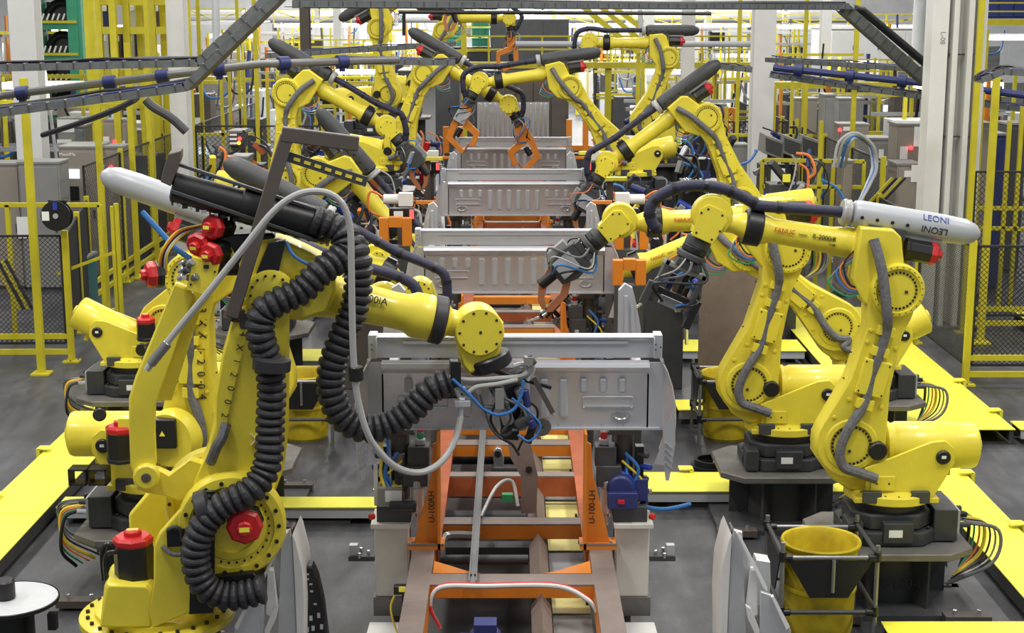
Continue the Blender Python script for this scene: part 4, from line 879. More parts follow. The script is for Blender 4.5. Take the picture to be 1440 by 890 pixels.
# coloured leads at the left of the elbow
for k in range(5):
    MB().tube(spl([gb(285-2*k, 316+k, -.1), gb(250+k, 325+2*k, -.14), (gb(228+2*k, 352+k, -.16)), gb(222+3*k, 382+k, -.12)]), .006, n=6, m=['wire_y', 'wire_o', 'black', 'wire_w', 'wire_y'][k]).build('lead', big)
MB().tube(spl([gb(200, 298, -.0), gb(222, 322, -.05), gb(246, 348, -.1), gb(268, 364, -.12)]), .016, m='bblue').build('lead', big)
MB().tube(spl([gb(402, 340, -.24), gb(412, 358, -.26), (gb(430, 370, -.26)), gb(448, 376, -.24)]), .010, m='bblue').build('lead', big)
# lettering of the robot behind the large one
r2, d2 = RR[6]; L2f = d2['L']; 
for i, ch in enumerate('3XX12004'):
    p = L2f @ V((.86-i*.085, d2['y1']-(.056 if .34 < .86-i*.085 < .62 else .004), -.07)); dn = -(L2f.to_3x3() @ V((1, 0, 0))); rt = V((-dn.z, 0, dn.x))
    text(ch, .075, mtx(dn, V((1, 0, 0)), p), 'ink', r2, ext=.002)

# camera-side motors of the second left robot and the one behind it
g2 = local(V((-2.48, 10.2, .45)), 0.)
motor(g2(172, 648, -.36), (0, 0, 1), .10, .20, r2)
mb = MB(); mb.box(g2(222, 608, -.34), (.26, .10, .20), m='black'); warn(mb, g2(228, 610, -.392), (0, -1, 0), .02); mb.build('motor_box', r2, bevel=.008)
MB().box(g2(178, 608, -.40)+V((0, 0, -.05)), (.10, .04, .30), m='yellow').build('motor_bracket', r2, bevel=.004)
for px in (112, 140):
    o_ = g2(px, 668, -.36); mb = MB(); mb.box(o_+V((0, 0, .05)), (.12, .12, .012), m='black'); mb.box(o_+V((-.055, 0, 0)), (.012, .12, .11), m='black'); mb.box(o_+V((.055, 0, 0)), (.012, .12, .11), m='black'); mb.box(o_+V((.0, 0, -.05)), (.12, .12, .012), m='black'); mb.build('stop_bracket', r2)
mb = MB(); mb.lathe([(.17, 0), (.20, .02), (.20, .10), (.18, .14), (.15, .14)], g2(250, 612, -.20), (-.3, -1, 0), 36, m='yellow'); mb.build('shoulder_drum', r2)
MB().ccyl(g2(140, 583, -.36), g2(140, 583, -.42), .045, .01, m='black').build('sight_cap', r2)
r3, d3 = RR[7]; g3 = local(V((-3.5, 13.9, .45)), 0.)
motor(g3(206, 478, -.34), (0, 0, 1), .085, .16, r3)
# ================================================================== bins in pipe stands
def bin_stand(x, y, label_b, label_s, rz=0., dark=(1, 1)):
    e = empty('waste_bin', (x, y, 0), rz, label_b, 'bin')
    mb = MB(); n = 40
    mb.lathe([(.205, .0), (.215, .01), (.222, .05), (.236, .56), (.250, .575), (.256, .60), (.250, .612), (.236, .605), (.224, .58), (.205, .06), (.0001, .05)], (0, 0, .01), (0, 0, 1), n, m='binyel', caps=False)
    mb.cyl((0, 0, .0), (0, 0, .015), .2, m='binyel', n=n)
    mb.build('tub', e)
    MB().lathe([(.232, .30), (.236, .305), (.236, .33), (.233, .335)], (0, 0, .0), (0, 0, 1), n, m='binyel', caps=False).build('band', e)
    s = empty('pipe_stand', (x, y, 0), rz, label_s, 'stand'); w, d = .295, .29
    for sx, sy, h in ((-1, -1, .70), (1, -1, .68), (-1, 1, .68), (1, 1, .68)):
        MB().cyl((sx*w, sy*d, 0), (sx*w, sy*d, h), .0145, m='pipe', n=14).build('upright_tube', s)
    for z in (.60, .24):
        for sy in (-1, 1): MB().cyl((-w, sy*d, z), (w, sy*d, z), .0145, m='pipe' if z > .5 else 'dark', n=14).build('cross_tube', s)
        for sx in (-1, 1): MB().cyl((sx*w, -d, z+.02), (sx*w, d, z+.02), .0145, m='dark', n=14).build('cross_tube', s)
    mb = MB()
    for sx in (-1, 1):
        for sy in (-1, 1):
            for z in (.61, .25): mb.ccyl((sx*w, sy*d, z-.035), (sx*w, sy*d, z+.035), .024, .004, n=12, m='black'); mb.ccyl((sx*w, sy*d, z-.01), (sx*(w-.06), sy*d, z-.01), .023, .004, n=12, m='black')
    mb.build('tube_joint', s)
    MB().prism([(-w+.03, .585), (w-.03, .585), (.12, .24+.10), (-.12, .24+.10)], -d-.004, -d-.012, m='black').build('funnel_plate', s, smooth=0)
    mb = MB(); mb.cyl((.02, -d-.02, .59), (.02, -d-.02, .38), .012, m='pipe'); mb.build('drop_tube', s)
    MB().prism([(-d+.04, .585), (d-.04, .585), (.1, .32), (-.1, .32)], -w-.004, -w-.012, m='black', pl='yz').build('funnel_plate', s, smooth=0)
    for k in range(6): pass
bin_stand(1.98, 9.32, 'yellow waste bin at the bottom right in front of the robot pedestal', 'black tube stand with funnel plate around the bottom right yellow bin')
bin_stand(2.02, 13.9, 'yellow waste bin at mid distance, right of the line', 'tube stand with black funnel around the mid distance right bin')
bin_stand(-1.95, 13.9, 'yellow waste bin behind the corrugated hose, left of the line', 'tube stand with black funnel around the left bin')
# brown-grey panel behind the second right robot
e = empty('spatter_screen', (2.22, 14.9, 0), label='large brown-grey spatter screen behind the second right robot', cat='screen')
MB().prism([(-.36, .3), (.28, .3), (.30, 1.75), (-.1, 1.80), (-.36, 1.45)], -.02, .02, m='rail').build('sheet', e, smooth=0)
for sx in (-.3, .25): MB().box((sx, .04, .3), (.05, .05, .6), m='dark').build('leg', e)

# ================================================================== aluminium body side frames in the foreground
def side_frame(s, lbl):
    g0 = lambda px, py, Y: W(px, py, Y)
    mir = (lambda px: px) if s < 0 else (lambda px: 1440-px)
    base = W(mir(405), 870, 8.3); base.z = 0
    e = empty('body_side_frame', base, label=lbl, cat='body panel')
    def P(pts, Y, th, m='alu', nm='inner_panel', c=.004):
        q = [W(mir(a), b_, Y)-base for a, b_ in pts]; mb = MB(); mb.prism([(p.x, p.z) for p in q], Y-base.y, Y-base.y+th, m=m, c=c); return mb.build(nm, e)
    P([(396, 748), (408, 745), (411, 770), (417, 900), (420, 960), (386, 960), (391, 900), (394, 800)], 8.35, .03, nm='centre_web')
    P([(411, 752), (415, 760), (425, 800), (428, 850), (427, 960), (419, 960), (416, 850), (413, 790)], 8.34, .35, 'white', 'outer_skin')
    P([(402, 747), (404, 750), (366, 826), (361, 832), (361, 826)], 8.30, .04, 'paper', 'edge_flange', .001)
    P([(402, 752), (395, 780), (394, 840), (372, 852), (362, 836), (366, 826)], 8.38, .02, nm='inner_panel')
    P([(357, 790), (376, 787), (380, 805), (372, 830), (360, 850), (356, 820)], 8.45, .12, nm='bracket')
    P([(376, 800), (384, 800), (390, 850), (382, 870), (374, 866)], 8.32, .05, 'white', 'channel', .01)
    P([(354, 838), (370, 832), (372, 960), (325, 960), (328, 886), (346, 850)], 8.28, .03, nm='wheelhouse')
    P([(352, 838), (355, 840), (334, 886), (329, 882)], 8.26, .03, 'paper', 'edge_flange', .001)
    P([(384, 856), (391, 852), (388, 870), (378, 890), (374, 960), (366, 960), (372, 885)], 8.26, .04, 'white', 'curved_channel', .004)
    P([(409, 742), (413, 735), (414, 737), (411, 745)], 8.33, .02, 'alu', 'tab', .001)
    return e, base, mir
ef, bs, mir = side_frame(-1, 'upright aluminium body side frame at the bottom, right of the large robot base')
side_frame(1, 'upright aluminium body side frame at the bottom, left of the yellow bin')
e = empty('slotted_guard', W(440, 870, 8.5)-V((0, 0, W(440, 870, 8.5).z)), label='black curved slotted plastic guard standing right of the left aluminium side frame', cat='guard')
b0 = e.location
q = [W(a, b_, 8.5)-b0 for a, b_ in ((428, 810), (432, 796), (438, 797), (446, 815), (454, 850), (460, 900), (460, 990), (428, 990))]
mb = MB(); mb.prism([(p.x, p.z) for p in q], 0, .12, m='black', c=.01); mb.build('shell', e)
for a, b_ in ((432, 808), (432, 815), (437, 822), (438, 832), (443, 850), (430, 872), (437, 870), (448, 866), (432, 886), (440, 884), (452, 882)):
    p = W(a, b_, 8.49)-b0; MB().box((p.x, -.002, p.z), (.018, .006, .010 if b_ < 860 else .03), m='alu').build('slot', e, smooth=0)

# cable spool bottom left
sp0 = W(15, 846, 8.6); sb = V((sp0.x, sp0.y, 0))
e = empty('cable_spool', sb, label='pale round spool flange with black hub at the bottom left corner', cat='spool')
MB().lathe([(.27, 0), (.275, .004), (.275, .018), (.27, .022)], (0, 0, sp0.z), (0, 0, 1), 56, m='duct').build('flange', e)
MB().lathe([(.277, -.004), (.282, .0), (.282, .020), (.277, .024)], (0, 0, sp0.z), (0, 0, 1), 56, m='black', caps=False).build('rim', e)
MB().ccyl((-.03, 0, sp0.z+.02), (-.03, 0, sp0.z+.14), .06, .01, m='black').build('hub', e)
mb = MB(); mb.cyl((0, 0, .0), (0, 0, sp0.z), .13, m='black'); mb.box((0, 0, .03), (.5, .5, .06), m='dark'); mb.box((.26, -.05, sp0.z-.1), (.05, .05, .1), m='black'); mb.build('stand', e)

# thin reel of wire on the floor and a steel channel near the front right pedestal
rl = W(1000, 652, 12.9); rl.z = 0
e = empty('wire_reel', (rl.x, rl.y, .0), label='flat black wire reel lying on the floor beyond the right cross cover', cat='reel')
MB().lathe([(.10, 0), (.18, .0), (.18, .02), (.10, .02)], (0, 0, .01), (0, 0, 1), 32, m='black', caps=False).build('flange', e)
MB().lathe([(.12, 0), (.15, .0), (.15, .06), (.12, .06)], (0, 0, .02), (0, 0, 1), 32, m='black', caps=False).build('winding', e); MB().box((.08, -.12, .085), (.14, .08, .004), rz=.3, m='paper').build('paper_slip', e)
for (px, py, w, d, lb_) in ((1310, 830, .36, .07, 'rusty steel channel lying on the floor in front of the front right pedestal'), (1255, 828, .2, .05, 'short steel angle lying on the floor right of the yellow bin'), (215, 790, .3, .04, 'dark bar lying on the floor left of the large robot base')):
    p = Wz(px, py, 0); mb = MB(); mb.box((0, 0, .02), (w, d, .04), m='brown'); mb.box((.02, -d*.3, .045), (w*.6, .02, .012), m='rail'); o = mb.build('steel_offcut'); o.location = p; o.rotation_euler = (0, 0, -.05); tag(o, lb_, 'offcut')

# ================================================================== fences
def mesh_panel(mb, x0, x1, z0, z1, p=.055, r=.0035, m='black2'):
    # diagonal wire net in the plane y = 0, thin flat bars
    w = x1-x0; h = z1-z0; k = -h
    def seg(a, b_):
        a = V(a); b_ = V(b_); d = (b_-a).normalized(); n = V((-d.z, 0, d.x))*r; t = V((0, r, 0))
        mb.add([a+n, a-n, b_-n, b_+n, a+t*1.2, b_+t*1.2], [(0, 1, 2, 3), (1, 4, 5, 2), (4, 0, 3, 5)], m)
    while k < w:
        a = (x0+max(k, 0), 0, z0+max(-k, 0)); t = min(w-max(k, 0), h-max(-k, 0))
        if t > .02:
            seg(a, (a[0]+t, 0, a[2]+t)); seg((x0+x1-a[0], 0, a[2]), (x0+x1-a[0]-t, 0, a[2]+t))
        k += p
def fence(x0, y0, x1, y1, n, h, label, grp=None, talls=(), th=4.4, low=True, pitch=.055, net=True, toprail=False, skip0=False):
    L = math.hypot(x1-x0, y1-y0); a = math.atan2(y1-y0, x1-x0)
    e = empty('safety_fence', (x0, y0, 0), a, label, 'fence', grp); w = L/n
    for k in range(n+1):
        if k == 0 and skip0: continue
        hh = th if k in talls else h+.06
        pb = MB(); pb.box((k*w, 0, hh/2), (.065, .065, hh), m='yellow2'); pb.box((k*w, 0, .01), (.18, .16, .02), m='yellow2'); pb.bolts((k*w, 0, .02), (0, 0, 1), .07, 4, .01, .015, m='pipe'); pb.build('post', e, smooth=0)
    for k in range(n):
        fb = MB(); xa, xb = k*w+.05, (k+1)*w-.05
        fb.box(((xa+xb)/2, 0, h), (xb-xa, .03, .025), m='black2'); fb.box(((xa+xb)/2, 0, .22), (xb-xa, .03, .025), m='black2')
        fb.box((xa, 0, h/2+.11), (.025, .03, h-.22), m='black2'); fb.box((xb, 0, h/2+.11), (.025, .03, h-.22), m='black2'); fb.build('panel_frame', e, smooth=0)
        if net:
            nb = MB(); mesh_panel(nb, xa, xb, .22, h, pitch); o = nb.build('wire_net', e, smooth=0); o['kind'] = 'stuff'
        if low: lb2 = MB(); lb2.box(((xa+xb)/2, 0, .30), (w, .045, .06), m='yellow2'); lb2.box(((xa+xb)/2, 0, .12), (w, .045, .06), m='yellow2'); lb2.build('kick_rail', e, smooth=0)
        if toprail: MB().box(((xa+xb)/2, 0, h+.25), (w+.05, .04, .04), m='yellow2').build('top_rail', e, smooth=0)
    return e
fence(-5.02, 17.0, -8.5, 16.9, 3, 1.45, 'near left yellow safety fence with black net running to the left edge', low=True)
fence(-5.02, 17.0, -5.65, 20.2, 2, 1.45, 'short left fence angled back from the aisle corner', low=False, skip0=True)
fence(-5.68, 20.2, -5.68, 34.2, 7, 1.9, 'long yellow safety fence along the left aisle running into the distance', talls=(2, 4, 6), pitch=.09, skip0=True)
fence(-5.4, 26.0, -3.2, 26.0, 2, 2.0, 'yellow cross fence behind the left robots', talls=(0, 1), pitch=.09)
fence(4.85, 15.9, 8.6, 15.9, 3, 1.50, 'near right yellow safety fence with black net running to the right edge', low=True)
fence(4.85, 15.9, 4.85, 20.1, 2, 1.50, 'right yellow safety fence running back from the corner post beside the wide cover', low=False, skip0=True, pitch=.045)
fence(5.1, 21.0, 5.1, 35.0, 7, 1.9, 'long yellow safety fence along the right aisle running into the distance', talls=(1, 3, 5), pitch=.09)
fence(5.6, 18.6, 9.8, 18.6, 3, 2.0, 'tall yellow fence standing behind the white column base on the right', talls=(0, 2), pitch=.07)
fence(2.9, 27.0, 5.0, 27.0, 2, 2.0, 'yellow cross fence behind the right robots', talls=(1,), pitch=.09)
for (px, py0, py1, Y, lb_) in ((33, 110, 500, 16.4, 'tall yellow tray post at the far left'), (128, 0, 430, 20.0, 'tall yellow tray post left of the grey hose housing'), (178, 60, 330, 22.5, 'tall yellow post right of the beige cabinet'), (205, 80, 330, 24, 'yellow post behind the black hose tube'), (1402, 100, 420, 18, 'tall yellow post at the right edge of the fence'), (1380, 130, 300, 19.5, 'slim yellow post right of the white double column')):
    a = W(px, py0, Y); mb = MB(); mb.box((0, 0, a.z/2), (.075, .075, a.z), m='yellow2'); mb.box((0, 0, .01), (.2, .2, .02), m='yellow2'); o = mb.build('yellow_post', smooth=0); o.location = (a.x, Y, 0); tag(o, lb_, 'post')
# cable reel hung on the left fence
p = W(80, 303, 16.85)
e = empty('cable_reel', p, label='black cable reel with blue tag hung on the left fence', cat='reel')
MB().lathe([(.05, .0), (.165, 0), (.168, .01), (.168, .02), (.165, .03), (.10, .03), (.10, .09), (.165, .09), (.168, .10), (.165, .11), (.05, .11)], (0, .06, 0), (0, -1, 0), 40, m='black').build('reel_body', e)
MB().box((-.0, -.055, .11), (.05, .006, .08), m='blue').build('blue_tag', e); MB().box((-.11, -.055, .0), (.08, .006, .10), m='paper').build('white_label', e); MB().lathe([(.03, 0), (.03, .01)], (0, -.05, 0), (0, -1, 0), 12, m='lgrey').build('hub', e); MB().box((0, .05, .15), (.2, .03, .03), m='black').build('hanger', e)

# ================================================================== columns
def column(px0, px1, Y, label, m='white', top=6., double=False):
    a = W(px0, 100, Y); b_ = W(px1, 100, Y); w = b_.x-a.x; cx = (a.x+b_.x)/2; d = .35
    e = empty('steel_column', (cx, Y, 0), label=label, cat='column')
    mb = MB()
    if double:
        for xx in (-w*.44, -w*.05, w*.22, w*.46): mb.box((xx, 0, top/2), (w*.10 if xx > -w*.3 else w*.28, d, top), m=m) if xx > -w*.3 else mb.box((-w*.34, 0, top/2), (w*.30, d, top), m=m)
        mb.box((0, d*.3, top/2), (w, .03, top), m=m)
    else:
        mb.box((0, -d/2, top/2), (w, .03, top), m=m); mb.box((0, d/2, top/2), (w, .03, top), m=m); mb.box((0, 0, top/2), (.03, d, top), m=m)
    mb.build('column_section', e, bevel=.004)
    fb = MB(); fb.box((0, 0, .02), (w+.2, d+.2, .04), m='plate'); fb.bolts((0, 0, .04), (0, 0, 1), w*.55, 4, .02, .04, m='dark', ph=PI/4); fb.build('base_plate', e)
    if double:
        for z in (1.2, 2.4, 3.4):
            MB().box((w*.1, -.05, z), (w*.62, .06, .02), m='brown').build('tie_plate', e)
    return e, cx, w
cw, ccx, cww = column(1302, 1378, 19.0, 'white double steel column at the right, lettered vertically near the top', double=True)
text('L-08', .085, mtx((0, 0, -1), (1, 0, 0), (-cww*.34+.03, -.178, 3.6)), 'cab', cw)
column(22, 58, 23.2, 'white steel column at the far left beside the green racks')
column(240, 264, 25, 'white steel column behind the yellow storage frame')
column(425, 437, 30, 'brown-grey steel column above the left robots', m='brown')
column(471, 482, 48, 'slim white column, first right of the brown column'); column(507, 516, 52, 'slim white column, second right of the brown column'); column(532, 542, 50, 'slim white column, third right of the brown column')
column(1057, 1087, 25, 'white steel column right of the farthest right robots')
column(958, 975, 34, 'white steel column in front of the yellow walkway on the right'); column(905, 918, 44, 'distant white column left of the pair')
column(1152, 1165, 40, 'distant white column behind the right trays'); column(700-0, 708, 67, 'far white column at the hall end', top=5)

# ================================================================== suspended cable trays
def tray(pts, label, w=.30, cables=6, h=.07, hang=True):
    P = [V(p) for p in pts]; o0 = P[0].copy(); e = empty('cable_tray', o0, label=label, cat='cable tray')
    P = [p-o0 for p in P]
    for a, b_ in zip(P, P[1:]):
        d = (b_-a); L = d.length; d.normalize(); s = V((0, 1, 0)) if abs(d.y) < .7 else V((1, 0, 0)); u = d.cross(s); u = u if u.z > 0 else -u
        mb = MB(); mb.bar(a-s*w/2, b_-s*w/2, .012, h, up=u, m='tray'); mb.bar(a+s*w/2, b_+s*w/2, .012, h, up=u, m='tray'); mb.bar(a-u*h*.45, b_-u*h*.45, w, .006, up=u, m='tray'); mb.build('tray_section', e, smooth=0)
        rb = MB(); n = max(1, int(L/.16))
        for k in range(n): c = a+d*(L*(k+.5)/n); rb.bar(c-s*w/2+u*h*.55, c+s*w/2+u*h*.55, .01, .008, m='lgrey'); rb.bar(c-s*(w/2+.01)-u*h*.5, c-s*(w/2+.01)+u*h*.5, .01, .01, m='dark')
        o = rb.build('rung', e, smooth=0); o['kind'] = 'stuff'
    rnd = random.Random(len(label))
    for k in range(cables):
        t = (k+.5)/cables-.5; s = V((0, 1, 0))
        pp = [p+s*(t*w*.85)+V((0, 0, rnd.uniform(0, .05)+.01)) for p in P]
        q = []
        for a, b_ in zip(pp, pp[1:]): 
            for j in range(5): q.append(a.lerp(b_, j/5)+V((0, 0, rnd.uniform(-.012, .012))))
        q.append(pp[-1]); MB().tube(q, rnd.choice((.012, .016, .010)), n=6, m=rnd.choice(['black', 'dark', 'hose', 'dblue', 'black'])).build('cable', e)
    return e
Yt = 14.
tray([W(-40, 164, Yt), W(265, 122, Yt), W(405, -14, Yt)], 'lower left cable tray rising diagonally over the large robot', w=.34)
tray([W(-40, 96, Yt+1.2), W(282, 88, Yt+1.2), W(392, -14, Yt+1.2)], 'upper left cable tray with sagging black cables', w=.30, cables=9)
tray([W(415, 6, Yt), W(1190, 10, 19.8)], 'long horizontal cable tray crossing over the line at the top', w=.34)
tray([W(1186, 12, 19.8), W(1345, 152, 20.6)], 'cable tray descending diagonally to the white double column', w=.30, h=.13)
tray([W(1085, 106, 22), W(1310, 138, 21), W(1460, 156, 20.6)], 'lower right cable tray passing behind the white column', w=.30)
tray([W(1375, 112, Yt+3), W(1405, 100, Yt+3), W(1470, 104, Yt+3)], 'short cable tray at the right edge above the blue pipe', w=.3, cables=7)
tray([W(1085, 84, 24), W(1290, 97, 22)], 'thin far cable tray right of the white column', w=.2, cables=3)
tray([W(375, 78, 22), W(640, 62, 24)], 'far cable tray crossing above the left robots', w=.25, cables=4)
tray([W(400, 100, 19), W(480, 86, 19), W(640, 88, 19)], 'middle cable tray behind the swung left arm', w=.2, cables=3)
tray([W(1000, 92, 20), W(1056, 98, 20)], 'short far tray left of the right white column', w=.2, cables=3)
def pipe(pts, r, label, m='pipe', clamps=(), cm='dblue', name='conduit'):
    o0 = V(pts[0]); P = [V(p)-o0 for p in pts]; e = empty(name, o0, label=label, cat='pipe')
    MB().tube(P, r, n=10, m=m).build('tube', e)
    for t in clamps:
        L = sum((b_-a).length for a, b_ in zip(P, P[1:])); q_ = t*L
        for a, b_ in zip(P, P[1:]):
            l = (b_-a).length
            if q_ <= l: c = a+(b_-a)*(q_/l); d = (b_-a).normalized(); cb = MB(); cb.ccyl(c-d*.06, c+d*.06, r*1.7, .006, m=cm, n=14); cb.box(c+V((0, 0, -r*1.8)), (.06, .06, .06), m=cm); cb.build('coupling', e); break
            q_ -= l
pipe([W(-30, 138, 15.6), W(365, 90, 15.6), W(560, 84, 16.5)], .042, 'grey conduit with dark blue couplings at the upper left', clamps=(.1, .3, .42, .55, .7, .85))
pipe([W(1088, 95, 21.6), W(1310, 118, 20.8), W(1460, 136, 20.2)], .05, 'dark blue conduit passing behind the right white column', m='dblue', clamps=(.1, .3, .5, .72, .85), cm='dblue')
pipe([W(1200, 12, 20.3), W(1212, 14, 20.3), W(1345, 126, 20.9)], .055, 'black pipe descending diagonally beside the right tray', m='black')
pipe([W(560, 17, 20), W(566, 17, 20), W(1000, 19, 20)], .025, 'black pipe under the long top tray', m='black')
pipe([W(568, 18, 20), W(568, 50, 20)], .022, 'black drop pipe above the farthest left robot', m='black')
pipe([W(725, 62, 26), W(1060, 62, 26)], .05, 'grey pipe crossing above the right robots', m='lgrey')
pipe([W(303, 0, 24), W(305, 95, 24)], .06, 'pale vertical pipe left of the diagonal tray', m='duct'); pipe([W(900, 14, 30), W(903, 60, 30)], .05, 'pale vertical pipe above the right robots', m='duct')
# arch of grey hoses beyond the front right robot, dropping hoses below the left tray
for k, (dx, m_) in enumerate(((0, 'lgrey'), (5, 'clear'), (10, 'bblue'), (15, 'lgrey'))):
    tag(MB().tube(spl([W(1172+dx, 235, 20+.1*k), W(1180+dx, 200+dx*.3, 20), W(1203, 187+dx*.5, 20), W(1228-dx*.4, 205, 20+.1*k), W(1233-dx*.4, 235, 20), W(1222-dx*.3, 262, 19.6), W(1204, 292, 19.2)], 8), .020, n=8, m=m_).build('arched_hose'), f'{["outermost grey", "pale grey", "blue", "innermost grey"][k]} hose of the arched bundle above the front right robot', 'hose', 'arched hose bundle on the right')
tag(MB().tube(spl([W(205, 140, 17), W(215, 150, 17), W(240, 165, 17), W(262, 185, 17)]), .05, n=10, m='dark').build('drooping_hose'), 'dark hose drooping from the lower left tray', 'hose')
tag(MB().tube(spl([W(60, 190, 20), W(115, 172, 19), W(160, 155, 18), W(190, 140, 17)]), .035, n=10, m='black').build('drooping_hose'), 'black hose running up to the lower left tray', 'hose')

# ================================================================== cabinets and machines
def slab(mb, px0, py0, px1, py1, Y, d, m, org):
    a = W(px0, py0, Y); b_ = W(px1, py1, Y); mb.box(V(((a.x+b_.x)/2, Y+d/2, (a.z+b_.z)/2))-org, (b_.x-a.x, d, abs(a.z-b_.z)), m=m)
def cabinet(px0, py0, px1, Y, label, m='beige', py1=None, d=.5, papers=(), lamps=(), name='control_cabinet', cat='cabinet', doors=1):
    a = W(px0, py0, Y); b_ = W(px1, py0, Y); z1 = a.z; z0 = W(px0, py1, Y).z if py1 else 0; z0 = max(0, z0); w = b_.x-a.x; h = z1-z0
    org = V(((a.x+b_.x)/2, Y, z0)); e = empty(name, org, label=label, cat=cat)
    MB().box((0, d/2, h/2+.02), (w, d, h-.04), m=m).build('body', e, bevel=.008)
    for k in range(doors):
        dw = w/doors; xc = -w/2+dw*(k+.5); db = MB(); db.box((xc, -.01, h/2), (dw-.04, .02, h-.10), m=m); o = db.build('door', e, bevel=.004)
        MB().box((xc+dw*.38, -.03, h*.5), (.025, .03, .12), m='dark').build('handle', o)
    MB().box((0, d/2, .02), (w-.04, d-.04, .04), m='dark').build('plinth', e)
    if z0 > .15:                                               # carried by a frame
        fb = MB()
        for sx in (-1, 1): fb.box((sx*(w/2-.03), d/2, -z0/2), (.05, .05, z0), m='dark')
        fb.build('stand', e)
    MB().box((0, d/2, h+.01), (w+.03, d+.03, .03), m='cab').build('top_cap', e)
    for (x0, y0, x1, y1, m_) in papers:
        sb2 = MB(); A = W(x0, y0, Y-.03); B = W(x1, y1, Y-.03); sb2.box(V(((A.x+B.x)/2, Y-.028, (A.z+B.z)/2))-org, (B.x-A.x, .008, abs(A.z-B.z)), m=m_); sb2.build('screen' if m_ == 'screen' else ('warning_label' if m_ in ('orange', 'redlamp', 'amber') else 'paper_sheet'), e, smooth=0)
    for (x0, y0, m_) in lamps:
        A = W(x0, y0, Y-.05)-org; MB().ccyl(A+V((0, .03, 0)), A+V((0, -.02, 0)), .03, .006, n=14, m=m_).build('signal_lamp', e)
    return e, org
cabinet(25, 230, 82, 21.5, 'wide grey control cabinet with white sheets behind the left fence', m='cab', papers=[(23, 305, 50, 335, 'paper')], doors=1)
cabinet(-30, 232, 26, 21.6, 'beige control cabinet at the left edge behind the fence', m='beige')
ce, co = cabinet(82, 208, 135, 22.5, 'beige machine cabinet with lit screen left of the tall yellow post', papers=[(92, 238, 112, 251, 'screen'), (92, 262, 112, 282, 'black')], d=.8)
text('MessiMa', .07, mtx((1, 0, 0), (0, 0, 1), W(95, 217, 22.47)-co+V((0, -.02, 0))), 'paper', ce)
cabinet(135, 208, 172, 22.8, 'beige cabinet with orange and white warning labels', papers=[(136, 232, 147, 238, 'paper'), (137, 240, 149, 247, 'orange'), (137, 248, 149, 257, 'paper')], lamps=[(156, 235, 'redlamp')])
cabinet(145, 170, 178, 26, 'upper beige cabinet with red emergency button', papers=[(166, 198, 176, 204, 'paper'), (145, 192, 154, 206, 'paper')], lamps=[(161, 199, 'redlamp')])
cabinet(183, 185, 205, 27, 'beige cabinet between the tall yellow posts at the left')
cabinet(80, 168, 115, 27, 'cabinet with white top box behind the left tray', m='cab', papers=[(80, 168, 112, 186, 'paper'), (80, 196, 101, 206, 'paper')])
cabinet(86, 364, 121, 19.8, 'teal machine housing low behind the left fence', m='teal', name='machine_housing', cat='machine')
cabinet(104, 178, 118, 25, 'narrow grey duct cabinet beside the tall yellow post', m='tray')
cabinet(318, 222, 348, 22, 'operator panel with lit white screen behind the black hose tube', m='cab', py1=262, papers=[(324, 236, 342, 246, 'screen')], name='operator_panel', cat='panel')
e_, o_ = cabinet(322, 186, 341, 24, 'stack light box with red and amber lamps above the operator panel', m='dark', py1=210, papers=[(323, 188, 333, 191, 'paper'), (323, 194, 333, 197, 'paper'), (323, 200, 333, 203, 'paper')], lamps=[(337, 195, 'redlamp'), (336, 201, 'amber')], name='signal_box', cat='signal light')
cabinet(1262, 176, 1296, 22, 'beige cabinet with red lamps and white labels right of the arched hoses', papers=[(1286, 178, 1294, 206, 'paper'), (1266, 206, 1276, 224, 'paper')], lamps=[(1281, 208, 'redlamp')])
cabinet(1262, 232, 1294, 21, 'lower beige cabinet with sockets near the white double column', papers=[(1282, 232, 1292, 256, 'paper'), (1272, 240, 1281, 249, 'paper')])
cabinet(1218, 196, 1255, 23, 'grey-beige cabinet behind the arched hoses', m='cab', papers=[(1236, 210, 1242, 228, 'paper'), (1240, 226, 1250, 233, 'paper')])
cabinet(1180, 176, 1222, 26, 'beige cabinet with single red lamp left of the arched hoses', papers=[(1186, 178, 1196, 184, 'paper')], lamps=[(1181, 183, 'redlamp')])
cabinet(1180, 140, 1215, 28, 'pale cabinet with orange plug below the right tray', m='cab')
cabinet(1188, 228, 1200, 21, 'tall slim brown cabinet post right of the grey chutes', m='beige')
cabinet(1118, 140, 1150, 27, 'beige switch cabinet behind the right fence posts', m='beige')
cabinet(1160, 135, 1175, 25, 'slim grey cabinet beside the yellow post', m='cab')
cabinet(1024, 205, 1052, 26, 'small grey box cabinet left of the right white column', m='cab', papers=[(1030, 238, 1036, 246, 'paper')])
cabinet(1366, 175, 1395, 21, 'pale beige cabinet right of the white double column', m='beige')
cabinet(1398, 190, 1416, 21.5, 'tall blue mesh cabinet at the right edge', m='dblue'); cabinet(1416, 175, 1445, 23, 'dark cabinet at the extreme right edge', m='dark')
cabinet(860, 200, 950, 28, 'long dark machine bed behind the far right robots', m='dark', d=1.2, name='machine_bed', cat='machine', doors=4)
cabinet(440, 215, 545, 29, 'long dark machine bed behind the far left robots', m='dark', d=1.2, name='machine_bed', cat='machine', doors=4)
